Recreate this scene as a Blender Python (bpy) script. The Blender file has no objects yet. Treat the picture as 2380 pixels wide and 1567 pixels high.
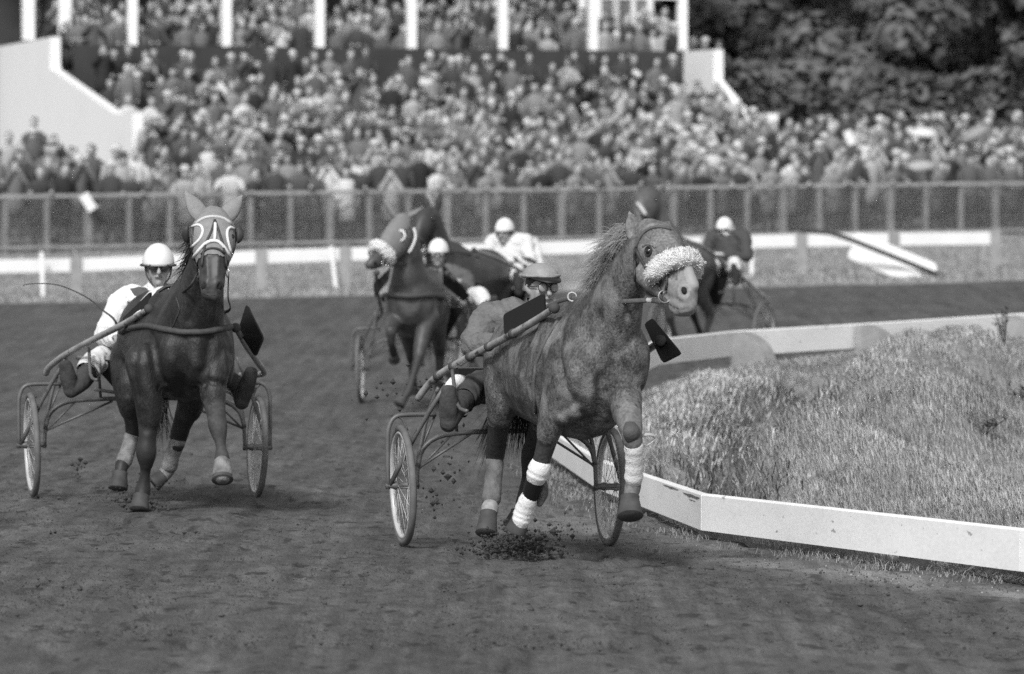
import bpy, bmesh, math, random
import numpy as np
from mathutils import Vector, Matrix
from mathutils.bvhtree import BVHTree

random.seed(7)
RNG = np.random.default_rng(7)
SC = bpy.context.scene
COL = SC.collection
V3 = Vector

# ---------------------------------------------------------------- camera, sky, sun, exposure
FOC = 11900.0            # focal length in units of 1/2380 of the picture width
CX, CY = 1190.0, 783.5
CAM_H, HORIZ = 1.79, 555.0
PITCH = math.atan((CY - HORIZ) / FOC)
cam_data = bpy.data.cameras.new('camera')
cam = bpy.data.objects.new('camera', cam_data)
COL.objects.link(cam)
cam.location = (0, 0, CAM_H)
cam.rotation_euler = (math.radians(90) - PITCH, 0, 0)
cam_data.sensor_width = 36.0
cam_data.lens = FOC / 2380.0 * 36.0
cam_data.clip_start = 0.5
cam_data.clip_end = 2000.0
cam_data.dof.use_dof = True
cam_data.dof.focus_distance = 29.3
cam_data.dof.aperture_fstop = 3.8
SC.camera = cam

SUN_EL, SUN_AZ = 40.0, -164.0      # azimuth from +Y (view direction), clockwise: behind the camera, to its left
world = bpy.data.worlds.new('World')
SC.world = world
world.use_nodes = True
wn = world.node_tree
wn.nodes.clear()
w_out = wn.nodes.new('ShaderNodeOutputWorld')
w_bg = wn.nodes.new('ShaderNodeBackground')
w_bw = wn.nodes.new('ShaderNodeRGBToBW')
w_sky = wn.nodes.new('ShaderNodeTexSky')
w_sky.sky_type = 'NISHITA'
w_sky.sun_disc = False
w_sky.sun_elevation = math.radians(SUN_EL)
w_sky.sun_rotation = math.radians(SUN_AZ)
w_sky.air_density = 1.6
w_sky.dust_density = 3.0
w_bg.inputs['Strength'].default_value = 0.11
wn.links.new(w_sky.outputs[0], w_bw.inputs[0])
wn.links.new(w_bw.outputs[0], w_bg.inputs['Color'])
wn.links.new(w_bg.outputs[0], w_out.inputs['Surface'])

sun_data = bpy.data.lights.new('sun', 'SUN')
sun_data.energy = 2.1
sun_data.angle = math.radians(8.0)
sun_data.color = (1.0, 1.0, 1.0)
sun = bpy.data.objects.new('sun', sun_data)
COL.objects.link(sun)
_az, _el = math.radians(SUN_AZ), math.radians(SUN_EL)
_to_sun = V3((math.sin(_az) * math.cos(_el), math.cos(_az) * math.cos(_el), math.sin(_el)))
sun.rotation_euler = _to_sun.to_track_quat('Z', 'Y').to_euler()
sun.location = (-20, -20, 40)

SC.view_settings.view_transform = 'Standard'
SC.view_settings.look = 'None'
SC.view_settings.gamma = 1.0
SC.view_settings.exposure = 0.42
SC.view_settings.use_curve_mapping = False
SC.render.engine = 'CYCLES'
SC.cycles.max_bounces = 6
SC.cycles.use_denoising = False      # keep the fine grain of dirt, grass and coats

# ---------------------------------------------------------------- picture <-> place
_fw = V3((0, math.cos(PITCH), -math.sin(PITCH)))
_up = V3((0, math.sin(PITCH), math.cos(PITCH)))
EYE = V3((0, 0, CAM_H))
def ray(px, py):
    return V3((1, 0, 0)) * ((px - CX) / FOC) + _up * ((CY - py) / FOC) + _fw
def at(px, py, d):
    """The point of the place seen at picture point (px, py), d metres away along the ground."""
    r = ray(px, py)
    return EYE + r * (d / r.y)
def in_plane(Fr, pxs, us):
    """picture outline of a flat thing -> its corners, all in the plane of the first three"""
    A, B, C = (V3(Fr.P(x, y, u)) for (x, y), u in zip(pxs[:3], us))
    n = (B - A).cross(C - A); out = []
    for k in range(len(pxs)):
        p0, p1, p2 = np.array(pxs[k - 1], float), np.array(pxs[k], float), np.array(pxs[(k + 1) % len(pxs)], float)
        a = p1 + (p0 - p1) * min(.3, 7 / np.linalg.norm(p0 - p1)); c = p1 + (p2 - p1) * min(.3, 7 / np.linalg.norm(p2 - p1))
        for t in (0, .5, 1):               # rounded corner
            q = a * (1 - t) ** 2 + p1 * 2 * t * (1 - t) + c * t * t
            r = ray(*q); out.append(EYE + r * (n.dot(A - EYE) / n.dot(r)))
    return out
def pxm(d):
    return FOC / d

# ---------------------------------------------------------------- noise
def _hash(ix, iy, seed):
    n = (ix.astype(np.int64) * 374761393 + iy.astype(np.int64) * 668265263 + seed * 982451653) & 0x7fffffff
    n = ((n ^ (n >> 13)) * 1274126177) & 0x7fffffff
    return ((n ^ (n >> 16)) & 0xffff) / 65535.0
def vnoise(x, y, seed=0):
    x = np.asarray(x, float); y = np.asarray(y, float)
    ix, iy = np.floor(x), np.floor(y)
    fx, fy = x - ix, y - iy
    fx = fx * fx * (3 - 2 * fx); fy = fy * fy * (3 - 2 * fy)
    a = _hash(ix, iy, seed); b = _hash(ix + 1, iy, seed); c = _hash(ix, iy + 1, seed); d = _hash(ix + 1, iy + 1, seed)
    return a + (b - a) * fx + (c - a) * fy + (a - b - c + d) * fx * fy

# ---------------------------------------------------------------- the lie of the land
_TY = [0, 40, 48, 63, 95]
_TZ = [0, 0, 0.02, 0.27, 0.79]
_TK = [-0.02, -0.02, -0.006, 0.012, 0.022]
def y_rail(x): return 107 + 0.3 * x
def y_fence(x): return 122 + 0.49 * (x - 0.7)
def ground(x, y):
    x = np.asarray(x, float); y = np.asarray(y, float)
    xc = np.clip(x, -30, 30)
    z = np.interp(y, _TY, _TZ) + np.interp(y, _TY, _TK) * xc
    yb = np.maximum(y_rail(xc), 97.0); yc = np.maximum(y_fence(xc), yb + 4)
    zb = 0.855 + 0.029 * xc; zc = 1.67 + 0.018 * xc
    za = 0.79 + 0.022 * xc
    t1 = np.clip((y - 95) / (yb - 95), 0, 1); t2 = np.clip((y - yb) / (yc - yb), 0, 1); t3 = np.clip(y - yc, 0, 10)
    far = za + (zb - za) * t1 + (zc - zb) * t2 + 0.15 * t3
    return np.where(y < 95, z, far)
def gz(x, y): return float(ground(x, y))

# inner rail line: (x, y, height of the lower edge above zero, board height)
RAIL = [(6.2, 21.8, .02, .235), (4.1, 25.0, .0, .235), (2.73, 27.3, .015, .23), (1.16, 30.8, .035, .222), (.62, 35.5, .05, .21), (.31, 41.0, .06, .20), (.36, 45.0, .22, .235),
        (1.42, 50.0, .56, .25), (2.27, 53.0, .575, .26), (3.84, 55.0, .625, .26), (5.75, 57.5, .695, .26), (9.5, 61.5, .80, .26)]
_RY = np.array([r[1] for r in RAIL]); _RX = np.array([r[0] for r in RAIL])
def x_rail(y): return np.interp(y, _RY, _RX)
_RZ = np.array([r[2] for r in RAIL])
def infield(x, y):
    x = np.asarray(x, float); y = np.asarray(y, float)
    xr = x_rail(y)
    edge = np.minimum(ground(xr, y), 9) + 0.0
    edge = np.where(y > 44, np.maximum(edge, np.interp(y, _RY, _RZ) - 0.22), edge + 0.02)
    t = x - xr
    mound = np.interp(y, [22, 28, 34, 42, 50, 62], [.02, .05, .16, .40, .62, .72])
    z = edge + (np.maximum(mound, edge) - edge) * np.clip(t / 2.2, 0, 1) ** 0.8
    # ditch line and its bank
    px0, py0, px1, py1 = 1.35, 34.0, 3.0, 47.5
    L = math.hypot(px1 - px0, py1 - py0)
    nx, ny = (py1 - py0) / L, -(px1 - px0) / L
    dist = (x - px0) * nx + (y - py0) * ny
    along = ((x - px0) * (px1 - px0) + (y - py0) * (py1 - py0)) / L
    dist = dist + .22 * np.sin(along * 1.1) + (vnoise(along * .8, dist * 0 + 3, 9) - .5) * .5
    w = np.clip((along + 1.5) / 3, 0, 1) * np.clip((L + 2 - along) / 4, 0, 1)
    z = z - 0.62 * np.exp(-(dist / 0.36) ** 2) * w * np.clip(t / .25, 0, 1) + 0.50 * np.exp(-((dist - 1.05) / 0.55) ** 2) * w + 0.14 * np.exp(-((dist + .9) / .4) ** 2) * w
    z = z + (vnoise(x * 1.7, y * 0.9, 3) - .5) * 0.16 * np.clip(t / .5, 0, 1) + (vnoise(x * 4, y * 3, 4) - .5) * .05
    return z

# ---------------------------------------------------------------- materials (all neutral: the photograph is black and white)
MATS = {}
def gm(name, v, rough=0.85, var=0.0, scale=8.0, stretch=(1, 1, 1), var2=0.0, scale2=60.0, bump=0.0, bscale=80.0, spec=0.3, metal=0.0, wear_or_shade_w=.06, rot=None, var3=0.0, scale3=18, wear_or_shade=None):
    if name in MATS: return MATS[name]
    m = bpy.data.materials.new(name); m.use_nodes = True
    nt = m.node_tree; N = nt.nodes; Lk = nt.links
    b = N['Principled BSDF']
    b.inputs['Roughness'].default_value = rough
    b.inputs['Specular IOR Level'].default_value = spec
    b.inputs['Metallic'].default_value = metal
    b.inputs['Base Color'].default_value = (v, v, v, 1)
    tc = N.new('ShaderNodeTexCoord'); mp = N.new('ShaderNodeMapping')
    mp.inputs['Scale'].default_value = stretch
    if rot: mp.inputs['Rotation'].default_value = rot
    Lk.new(tc.outputs['Object'], mp.inputs['Vector'])
    col = None
    def layer(sc, amt, col, detail=4):
        n = N.new('ShaderNodeTexNoise'); n.inputs['Scale'].default_value = sc; n.inputs['Detail'].default_value = detail
        Lk.new(mp.outputs[0], n.inputs['Vector'])
        r = N.new('ShaderNodeMapRange')
        r.inputs['From Min'].default_value = 0.3; r.inputs['From Max'].default_value = 0.7
        r.inputs['To Min'].default_value = 1 - amt; r.inputs['To Max'].default_value = 1 + amt
        Lk.new(n.outputs['Fac'], r.inputs['Value'])
        mu = N.new('ShaderNodeMath'); mu.operation = 'MULTIPLY'
        Lk.new(r.outputs[0], mu.inputs[0])
        if col is None: mu.inputs[1].default_value = v
        else: Lk.new(col, mu.inputs[1])
        return mu.outputs[0]
    if var: col = layer(scale, var, col)
    if var2: col = layer(scale2, var2, col, 2)
    if var3: col = layer(scale3, var3, col, 3)
    if wear_or_shade:      # (scale, threshold, colour): stains, and the track's painted clod shade, with an outline of their own
        n = N.new('ShaderNodeTexNoise'); n.inputs['Scale'].default_value = wear_or_shade[0]; n.inputs['Detail'].default_value = 5
        Lk.new(mp.outputs[0], n.inputs['Vector'])
        r = N.new('ShaderNodeMapRange'); r.inputs['From Min'].default_value = wear_or_shade[1]; r.inputs['From Max'].default_value = wear_or_shade[1] + wear_or_shade_w
        Lk.new(n.outputs['Fac'], r.inputs['Value'])
        mx = N.new('ShaderNodeMix'); mx.data_type = 'FLOAT'
        Lk.new(r.outputs[0], mx.inputs[0])
        if col is None: mx.inputs[2].default_value = v
        else: Lk.new(col, mx.inputs[2])
        mx.inputs[3].default_value = wear_or_shade[2]
        col = mx.outputs[0]
    if col is not None:
        cl = N.new('ShaderNodeClamp'); cl.inputs['Min'].default_value = 0.01; cl.inputs['Max'].default_value = 0.85
        Lk.new(col, cl.inputs['Value'])
        cc = N.new('ShaderNodeCombineColor')
        for i in range(3): Lk.new(cl.outputs[0], cc.inputs[i])
        Lk.new(cc.outputs[0], b.inputs['Base Color'])
    if bump:
        n = N.new('ShaderNodeTexNoise'); n.inputs['Scale'].default_value = bscale; n.inputs['Detail'].default_value = 5
        Lk.new(mp.outputs[0], n.inputs['Vector'])
        bp = N.new('ShaderNodeBump'); bp.inputs['Strength'].default_value = bump; bp.inputs['Distance'].default_value = 0.02
        Lk.new(n.outputs['Fac'], bp.inputs['Height']); Lk.new(bp.outputs[0], b.inputs['Normal'])
    MATS[name] = m
    return m

# ---------------------------------------------------------------- mesh builder
def catmull(pts, sub):
    out = []
    n = len(pts)
    for i in range(n - 1):
        p0 = pts[max(i - 1, 0)]; p1 = pts[i]; p2 = pts[i + 1]; p3 = pts[min(i + 2, n - 1)]
        for k in range(sub):
            t = k / sub
            out.append(0.5 * ((2 * p1) + (p2 - p0) * t + (2 * p0 - 5 * p1 + 4 * p2 - p3) * t * t + (3 * p1 - p0 - 3 * p2 + p3) * t ** 3))
    out.append(pts[-1])
    return [np.array(o) for o in out]
class MB:
    def __init__(self): self.v = []; self.f = []; self.mi = []; self.cur = 0
    def add(self, vs, fs):
        o = len(self.v)
        self.v.extend([tuple(v) for v in vs])
        self.f.extend([tuple(i + o for i in f) for f in fs]); self.mi.extend([self.cur] * len(fs))
        return self
    def loft(self, pts, rad, hint=(1, 0, 0), n=12, sub=3, caps=True):
        """closed tube through pts with elliptical rings: rad = [(along hint, across)]"""
        P = [np.array(p, float) for p in pts]
        R = [np.array((r, r) if not hasattr(r, '__len__') else r, float) for r in rad]
        if sub > 1:
            PR = catmull([np.concatenate([p, r]) for p, r in zip(P, R)], sub)
            P = [q[:3] for q in PR]; R = [np.maximum(q[3:], 1e-4) for q in PR]
        m = len(P)
        T = []
        for i in range(m):
            t = P[min(i + 1, m - 1)] - P[max(i - 1, 0)]
            l = np.linalg.norm(t); T.append(t / l if l > 1e-9 else np.array((0, 0, 1.0)))
        h0 = np.array(hint, float); rings = []
        for i in range(m):
            a = h0 - T[i] * h0.dot(T[i])
            if np.linalg.norm(a) < 0.15:
                alt = np.array((0.3, 1, 0.2)); a = alt - T[i] * alt.dot(T[i])
            a /= np.linalg.norm(a); b = np.cross(T[i], a)
            rings.append((P[i], a, b, R[i][0], R[i][1]))
        if caps:
            def cap(p, t, a, b, ra, rb):
                e = min(ra, rb)
                return [(p + t * e * .5, a, b, ra * .87, rb * .87), (p + t * e * .87, a, b, ra * .5, rb * .5)]
            s = cap(rings[0][0], -T[0], *rings[0][1:]); e = cap(rings[-1][0], T[-1], *rings[-1][1:])
            rings = s[::-1] + rings + e
        vs, fs = [], []
        for (p, a, b, ra, rb) in rings:
            for k in range(n):
                q = 2 * math.pi * k / n
                vs.append(p + a * (math.cos(q) * ra) + b * (math.sin(q) * rb))
        M = len(rings)
        for i in range(M - 1):
            for k in range(n):
                k2 = (k + 1) % n
                fs.append((i * n + k, i * n + k2, (i + 1) * n + k2, (i + 1) * n + k))
        fs.append(tuple(range(n - 1, -1, -1))); fs.append(tuple((M - 1) * n + k for k in range(n)))
        return self.add(vs, fs)
    def tube(self, pts, r, n=8, sub=1, flat=1.0, hint=(0.12, 0.2, 1)):
        """tube with evenly carried frames; r number or list"""
        P = [np.array(p, float) for p in pts]
        R = list(r) if hasattr(r, '__len__') else [r] * len(P)
        if sub > 1:
            PR = catmull([np.concatenate([p, [q]]) for p, q in zip(P, R)], sub); P = [q[:3] for q in PR]; R = [q[3] for q in PR]
        m = len(P); vs, fs = [], []; a = None
        for i in range(m):
            t = P[min(i + 1, m - 1)] - P[max(i - 1, 0)]; t = t / max(np.linalg.norm(t), 1e-9)
            if a is None: a = np.array(hint, float)
            a = a - t * a.dot(t)
            if np.linalg.norm(a) < 1e-3: a = np.array((1.0, .3, .1)); a = a - t * a.dot(t)
            a = a / np.linalg.norm(a); b = np.cross(t, a)
            for k in range(n):
                q = 2 * math.pi * k / n
                vs.append(P[i] + a * math.cos(q) * R[i] + b * math.sin(q) * R[i] * flat)
        for i in range(m - 1):
            for k in range(n):
                k2 = (k + 1) % n; fs.append((i * n + k, i * n + k2, (i + 1) * n + k2, (i + 1) * n + k))
        fs.append(tuple(range(n - 1, -1, -1))); fs.append(tuple((m - 1) * n + k for k in range(n)))
        return self.add(vs, fs)
    def box(self, c, ax, ay, az):
        """centre and three half-extent vectors"""
        c = np.array(c, float); ax, ay, az = (np.array(q, float) for q in (ax, ay, az))
        vs = [c + sx * ax + sy * ay + sz * az for sz in (-1, 1) for sy in (-1, 1) for sx in (-1, 1)]
        fs = [(0, 2, 3, 1), (4, 5, 7, 6), (0, 1, 5, 4), (2, 6, 7, 3), (0, 4, 6, 2), (1, 3, 7, 5)]
        return self.add(vs, fs)
    def aabox(self, x0, x1, y0, y1, z0, z1):
        return self.box(((x0 + x1) / 2, (y0 + y1) / 2, (z0 + z1) / 2), ((x1 - x0) / 2, 0, 0), (0, (y1 - y0) / 2, 0), (0, 0, (z1 - z0) / 2))
    def plate(self, corners, th):
        """polygon with thickness, corners in order"""
        P = [np.array(p, float) for p in corners]
        n = np.cross(P[1] - P[0], P[2] - P[0]); n /= np.linalg.norm(n)
        k = len(P)
        vs = [p + n * th / 2 for p in P] + [p - n * th / 2 for p in P]
        fs = [tuple(range(k)), tuple(range(2 * k - 1, k - 1, -1))] + [(i, k + i, k + (i + 1) % k, (i + 1) % k) for i in range(k)]
        return self.add(vs, fs)
    def ball(self, c, r, nu=10, nv=7, ax=None):
        """ellipsoid; r = 3 radii, ax = 3 axes"""
        r = (r, r, r) if not hasattr(r, '__len__') else r
        ax = ax or ((1, 0, 0), (0, 1, 0), (0, 0, 1)); A = [np.array(a, float) for a in ax]; c = np.array(c, float)
        vs = [c - A[2] * r[2]]
        for j in range(1, nv):
            t = math.pi * j / nv
            for k in range(nu):
                q = 2 * math.pi * k / nu
                vs.append(c + A[0] * (r[0] * math.sin(t) * math.cos(q)) + A[1] * (r[1] * math.sin(t) * math.sin(q)) - A[2] * (r[2] * math.cos(t)))
        vs.append(c + A[2] * r[2])
        fs = [(0, 1 + (k + 1) % nu, 1 + k) for k in range(nu)]
        for j in range(nv - 2):
            for k in range(nu):
                k2 = (k + 1) % nu; fs.append((1 + j * nu + k, 1 + j * nu + k2, 1 + (j + 1) * nu + k2, 1 + (j + 1) * nu + k))
        o = 1 + (nv - 2) * nu
        fs += [(o + k, o + (k + 1) % nu, len(vs) - 1) for k in range(nu)]
        return self.add(vs, fs)
    def dome(self, c, r, ax, t1, nu=20, nv=10, th=0.006):
        """shell from the pole down to angle t1 (degrees), closed with an inner skin"""
        A = [np.array(a, float) for a in ax]; c = np.array(c, float)
        def sk(k):
            rows = []
            for j in range(1, nv + 1):
                t = math.radians(t1) * j / nv
                rows.append([c + A[0] * ((r[0] - k) * math.sin(t) * math.cos(q)) + A[1] * ((r[1] - k) * math.sin(t) * math.sin(q)) + A[2] * ((r[2] - k) * math.cos(t)) for q in [2 * math.pi * i / nu for i in range(nu)]])
            return rows
        o, i_ = sk(0), sk(th)
        vs = [c + A[2] * r[2]] + [p for row in o for p in row] + [p for row in i_[::-1] for p in row] + [c + A[2] * (r[2] - th)]
        fs = [(0, 1 + k, 1 + (k + 1) % nu) for k in range(nu)]
        for j in range(2 * nv - 1):
            for k in range(nu):
                k2 = (k + 1) % nu; fs.append((1 + j * nu + k, 1 + (j + 1) * nu + k, 1 + (j + 1) * nu + k2, 1 + j * nu + k2))
        q = 1 + (2 * nv - 1) * nu
        fs += [(q + k, len(vs) - 1, q + (k + 1) % nu) for k in range(nu)]
        return self.add(vs, fs)
    def torus(self, c, nrm, R, r, nu=40, nv=8, flat=1.0):
        n = np.array(nrm, float); n /= np.linalg.norm(n)
        a = np.cross(n, (0, 0, 1.0)); a = a / np.linalg.norm(a) if np.linalg.norm(a) > .05 else np.array((1.0, 0, 0)); b = np.cross(n, a); c = np.array(c, float)
        vs, fs = [], []
        for i in range(nu):
            q = 2 * math.pi * i / nu; e = a * math.cos(q) + b * math.sin(q)
            for j in range(nv):
                w = 2 * math.pi * j / nv
                vs.append(c + e * (R + r * math.cos(w)) + n * (r * flat * math.sin(w)))
        for i in range(nu):
            for j in range(nv):
                i2, j2 = (i + 1) % nu, (j + 1) % nv
                fs.append((i * nv + j, i2 * nv + j, i2 * nv + j2, i * nv + j2))
        return self.add(vs, fs)
    def lathe(self, c, axis, prof, n=14, hint=(1, 0, 0)):
        """prof = [(radius, distance along the axis)]"""
        t = np.array(axis, float); t /= np.linalg.norm(t)
        a = np.array(hint, float); a = a - t * a.dot(t)
        if np.linalg.norm(a) < .1: a = np.array((0, 1.0, .1)); a = a - t * a.dot(t)
        a /= np.linalg.norm(a); b = np.cross(t, a); c = np.array(c, float); vs = []
        for (r, z) in prof:
            for k in range(n):
                q = 2 * math.pi * k / n; vs.append(c + t * z + (a * math.cos(q) + b * math.sin(q)) * r)
        fs = []
        for i in range(len(prof) - 1):
            for k in range(n):
                k2 = (k + 1) % n; fs.append((i * n + k, i * n + k2, (i + 1) * n + k2, (i + 1) * n + k))
        fs.append(tuple(range(n - 1, -1, -1))); fs.append(tuple((len(prof) - 1) * n + k for k in range(n)))
        return self.add(vs, fs)
    def strand(self, pts, w, side):
        """tapered ribbon (hair, grass)"""
        s = np.array(side, float); vs, fs = [], []; m = len(pts)
        for i, p in enumerate(pts):
            q = w * (1 - .85 * i / (m - 1)); p = np.array(p, float)
            vs += [p - s * q, p + s * q]
        for i in range(m - 1): fs.append((2 * i, 2 * i + 1, 2 * i + 3, 2 * i + 2))
        return self.add(vs, fs)
    def mesh(self, name, mats, base=(0, 0, 0), smooth=True):
        me = bpy.data.meshes.new(name)
        b = np.array(base, float)
        vv = np.array(self.v, float).reshape(-1, 3) - b
        me.from_pydata(vv.tolist(), [], self.f)
        mats = mats if isinstance(mats, (list, tuple)) else [mats]
        for m in mats: me.materials.append(m)
        if len(mats) > 1: me.polygons.foreach_set('material_index', self.mi)
        me.polygons.foreach_set('use_smooth', [bool(smooth)] * len(me.polygons))
        me.update()
        return me

def quick_mesh(name, V, F, mats, smooth=True, mi=None):
    """numpy arrays -> mesh, all faces with the same number of corners"""
    V = np.asarray(V, np.float32); F = np.asarray(F, np.int32); k = F.shape[1]
    me = bpy.data.meshes.new(name)
    me.vertices.add(len(V)); me.vertices.foreach_set('co', V.ravel())
    me.loops.add(F.size); me.loops.foreach_set('vertex_index', F.ravel())
    me.polygons.add(len(F)); me.polygons.foreach_set('loop_start', np.arange(0, F.size, k, dtype=np.int32)); me.polygons.foreach_set('loop_total', np.full(len(F), k, np.int32))
    for m in (mats if isinstance(mats, (list, tuple)) else [mats]): me.materials.append(m)
    if mi is not None: me.polygons.foreach_set('material_index', np.asarray(mi, np.int32))
    me.polygons.foreach_set('use_smooth', np.full(len(F), bool(smooth)))
    me.update(calc_edges=True); me.validate()
    return me

# ---------------------------------------------------------------- things and parts
def tag(o, label=None, cat=None, group=None, kind=None):
    if label: o['label'] = label
    if cat: o['category'] = cat
    if group: o['group'] = group
    if kind: o['kind'] = kind
    return o
def link(name, me, parent=None, loc=None):
    o = bpy.data.objects.new(name, me); COL.objects.link(o)
    if parent is not None: o.parent = parent
    if loc is not None: o.location = loc
    return o
class Thing:
    def __init__(self, name, label, cat, base, group=None):
        self.base = np.array(base, float)
        self.root = bpy.data.objects.new(name, None); COL.objects.link(self.root)
        self.root.location = tuple(base); self.root.empty_display_size = .1
        tag(self.root, label, cat, group)
    def part(self, name, mb, mat, parent=None, label=None, kind=None, smooth=True):
        me = mb if isinstance(mb, bpy.types.Mesh) else mb.mesh(name, mat, self.base, smooth)
        o = link(name, me, parent or self.root)
        return tag(o, label, None, None, kind)
    def again(self, name, me, off, parent=None):
        """one more piece that shares mesh data"""
        o = link(name, me, parent or self.root); o.location = tuple(np.array(off, float)); return o
def struct(name, me):
    return tag(link(name, me), kind='structure')

# ---------------------------------------------------------------- one skin from many limbs
def fuse(chains, voxel, smooth=4, ragged=0.0):
    """chains = [(zone, pts, radii, hint)] -> vertices, quads, zone index per quad, zone names: one continuous surface"""
    mb = MB(); segs = []
    zones = []
    for (zone, pts, rad, hint) in chains:
        mb.loft(pts, rad, hint, n=16, sub=4)
        if zone not in zones: zones.append(zone)
        P = [np.array(p, float) for p in pts]; R = [np.mean(r) if hasattr(r, '__len__') else r for r in rad]
        PR = catmull([np.concatenate([p, [r]]) for p, r in zip(P, R)], 3)
        for i in range(len(PR) - 1): segs.append((PR[i], PR[i + 1], zones.index(zone)))
    me = mb.mesh('limbs', [])
    o = bpy.data.objects.new('limbs', me); COL.objects.link(o)
    r = o.modifiers.new('r', 'REMESH'); r.mode = 'VOXEL'; r.voxel_size = voxel; r.adaptivity = 0
    s = o.modifiers.new('s', 'SMOOTH'); s.factor = 0.5; s.iterations = smooth
    dg = bpy.context.evaluated_depsgraph_get(); dg.update()
    ev = o.evaluated_get(dg); m2 = bpy.data.meshes.new_from_object(ev)
    V = np.empty(len(m2.vertices) * 3, np.float32); m2.vertices.foreach_get('co', V); V = V.reshape(-1, 3).astype(float)
    F = np.empty(len(m2.loops), np.int32); m2.loops.foreach_get('vertex_index', F)
    F = F.reshape(-1, 4)
    bpy.data.objects.remove(o); bpy.data.meshes.remove(me); bpy.data.meshes.remove(m2)
    C = V[F].mean(1)
    if ragged: RAG = [np.full(len(C), .5) if q < len(zones) and zones[q] in ('hood', 'muzzle') else vnoise(C[:, 0] * 45 + C[:, 1] * 33, C[:, 2] * 22 + C[:, 1] * 15, 60 + q) * .6 + vnoise(C[:, 0] * 110 + C[:, 1] * 70, C[:, 2] * 40, 80 + q) * .4 for q in range(7)]
    best = np.full(len(C), 1e9); zi = np.zeros(len(C), int)
    for a, b, z in segs:
        A, B = a[:3], b[:3]; AB = B - A; l2 = max(AB.dot(AB), 1e-12)
        t = np.clip(((C - A) @ AB) / l2, 0, 1)
        d = np.linalg.norm(C - (A + t[:, None] * AB), axis=1) / (a[3] + (b[3] - a[3]) * t)
        if ragged: d = d * (1 + ragged * (RAG[z % 7] - .5))
        k = d < best; best[k] = d[k]; zi[k] = z
    return V, F, zi, zones
def sculpt(fused, strokes, near=30.0):
    """push (negative) or raise the skin along strokes drawn on it: (points, width, amount)"""
    V, F, zi, zones = fused
    bv = bvh_of(fused)
    fn = np.cross(V[F[:, 2]] - V[F[:, 0]], V[F[:, 3]] - V[F[:, 1]]); N = np.zeros_like(V)
    for k in range(4): np.add.at(N, F[:, k], fn)
    N /= np.maximum(np.linalg.norm(N, axis=1)[:, None], 1e-12)
    O = np.zeros(len(V))
    for pts, w, amt in strokes:
        P = []
        for i in range(len(pts) - 1):
            n = max(2, int(math.hypot(pts[i + 1][0] - pts[i][0], pts[i + 1][1] - pts[i][1]) / 6))
            for j in range(n): P.append(on(bv, pts[i][0] + (pts[i + 1][0] - pts[i][0]) * j / n, pts[i][1] + (pts[i + 1][1] - pts[i][1]) * j / n, 0, near))
        P.append(on(bv, *pts[-1], 0, near)); P = np.array([tuple(p) for p in P])
        d2 = np.full(len(V), 1e9)
        for p in P: d2 = np.minimum(d2, ((V - p) ** 2).sum(1))
        O += amt * np.exp(-d2 / w ** 2)
    return V + N * O[:, None], F, zi, zones
def split(T, fused, spec, first=None):
    """zone -> (part name, material): one part per zone of the fused skin"""
    V, F, zi, zones = fused
    out = {}
    for z, (nm, mat) in spec.items():
        if z not in zones: continue
        f = F[zi == zones.index(z)]
        if not len(f): continue
        u, inv = np.unique(f.ravel(), return_inverse=True)
        me = quick_mesh(nm, V[u] - T.base, inv.reshape(-1, 4), mat)
        out[z] = T.part(nm, me, mat)
    return out
def bvh_of(fused):
    V, F = fused[0], fused[1]
    return BVHTree.FromPolygons([tuple(v) for v in V], [tuple(int(i) for i in f) for f in F])
def on(bvh, px, py, off=0.006, near=None):
    """point on a skin seen at a picture point, a little proud of it"""
    r = ray(px, py).normalized()
    loc, nrm, _i, _d = bvh.ray_cast(EYE, r)
    if loc is None:
        best = None                       # beside the outline: the nearest skin to the line of sight
        for d in np.arange(25.0, 67.0, .2):
            q = bvh.find_nearest(at(px, py, d))
            if best is None or q[3] < best[3]: best = q
        loc, nrm = best[0], best[1]
    if nrm.dot(r) > 0: nrm = -nrm
    return loc + nrm * off
def wrap(bvh, p, off=0.006):
    loc, nrm, _i, _d = bvh.find_nearest(V3(p))
    d = V3(p) - loc
    if nrm.dot(d) < 0 and d.length > .02: pass
    return loc + nrm * off
def strap(bvh, pxs, r, off=0.004, near=None, n=6, flat=.5):
    P = []
    for i in range(len(pxs) - 1):
        (x0, y0), (x1, y1) = pxs[i], pxs[i + 1]
        k = max(2, int(math.hypot(x1 - x0, y1 - y0) / 8))
        for j in range(k): P.append(on(bvh, x0 + (x1 - x0) * j / k, y0 + (y1 - y0) * j / k, off, near))
    P.append(on(bvh, *pxs[-1], off, near))
    Q = [P[0]] + [(P[i - 1] + P[i] * 2 + P[i + 1]) / 4 for i in range(1, len(P) - 1)] + [P[-1]]
    return MB().tube(Q, r, n)
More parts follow.
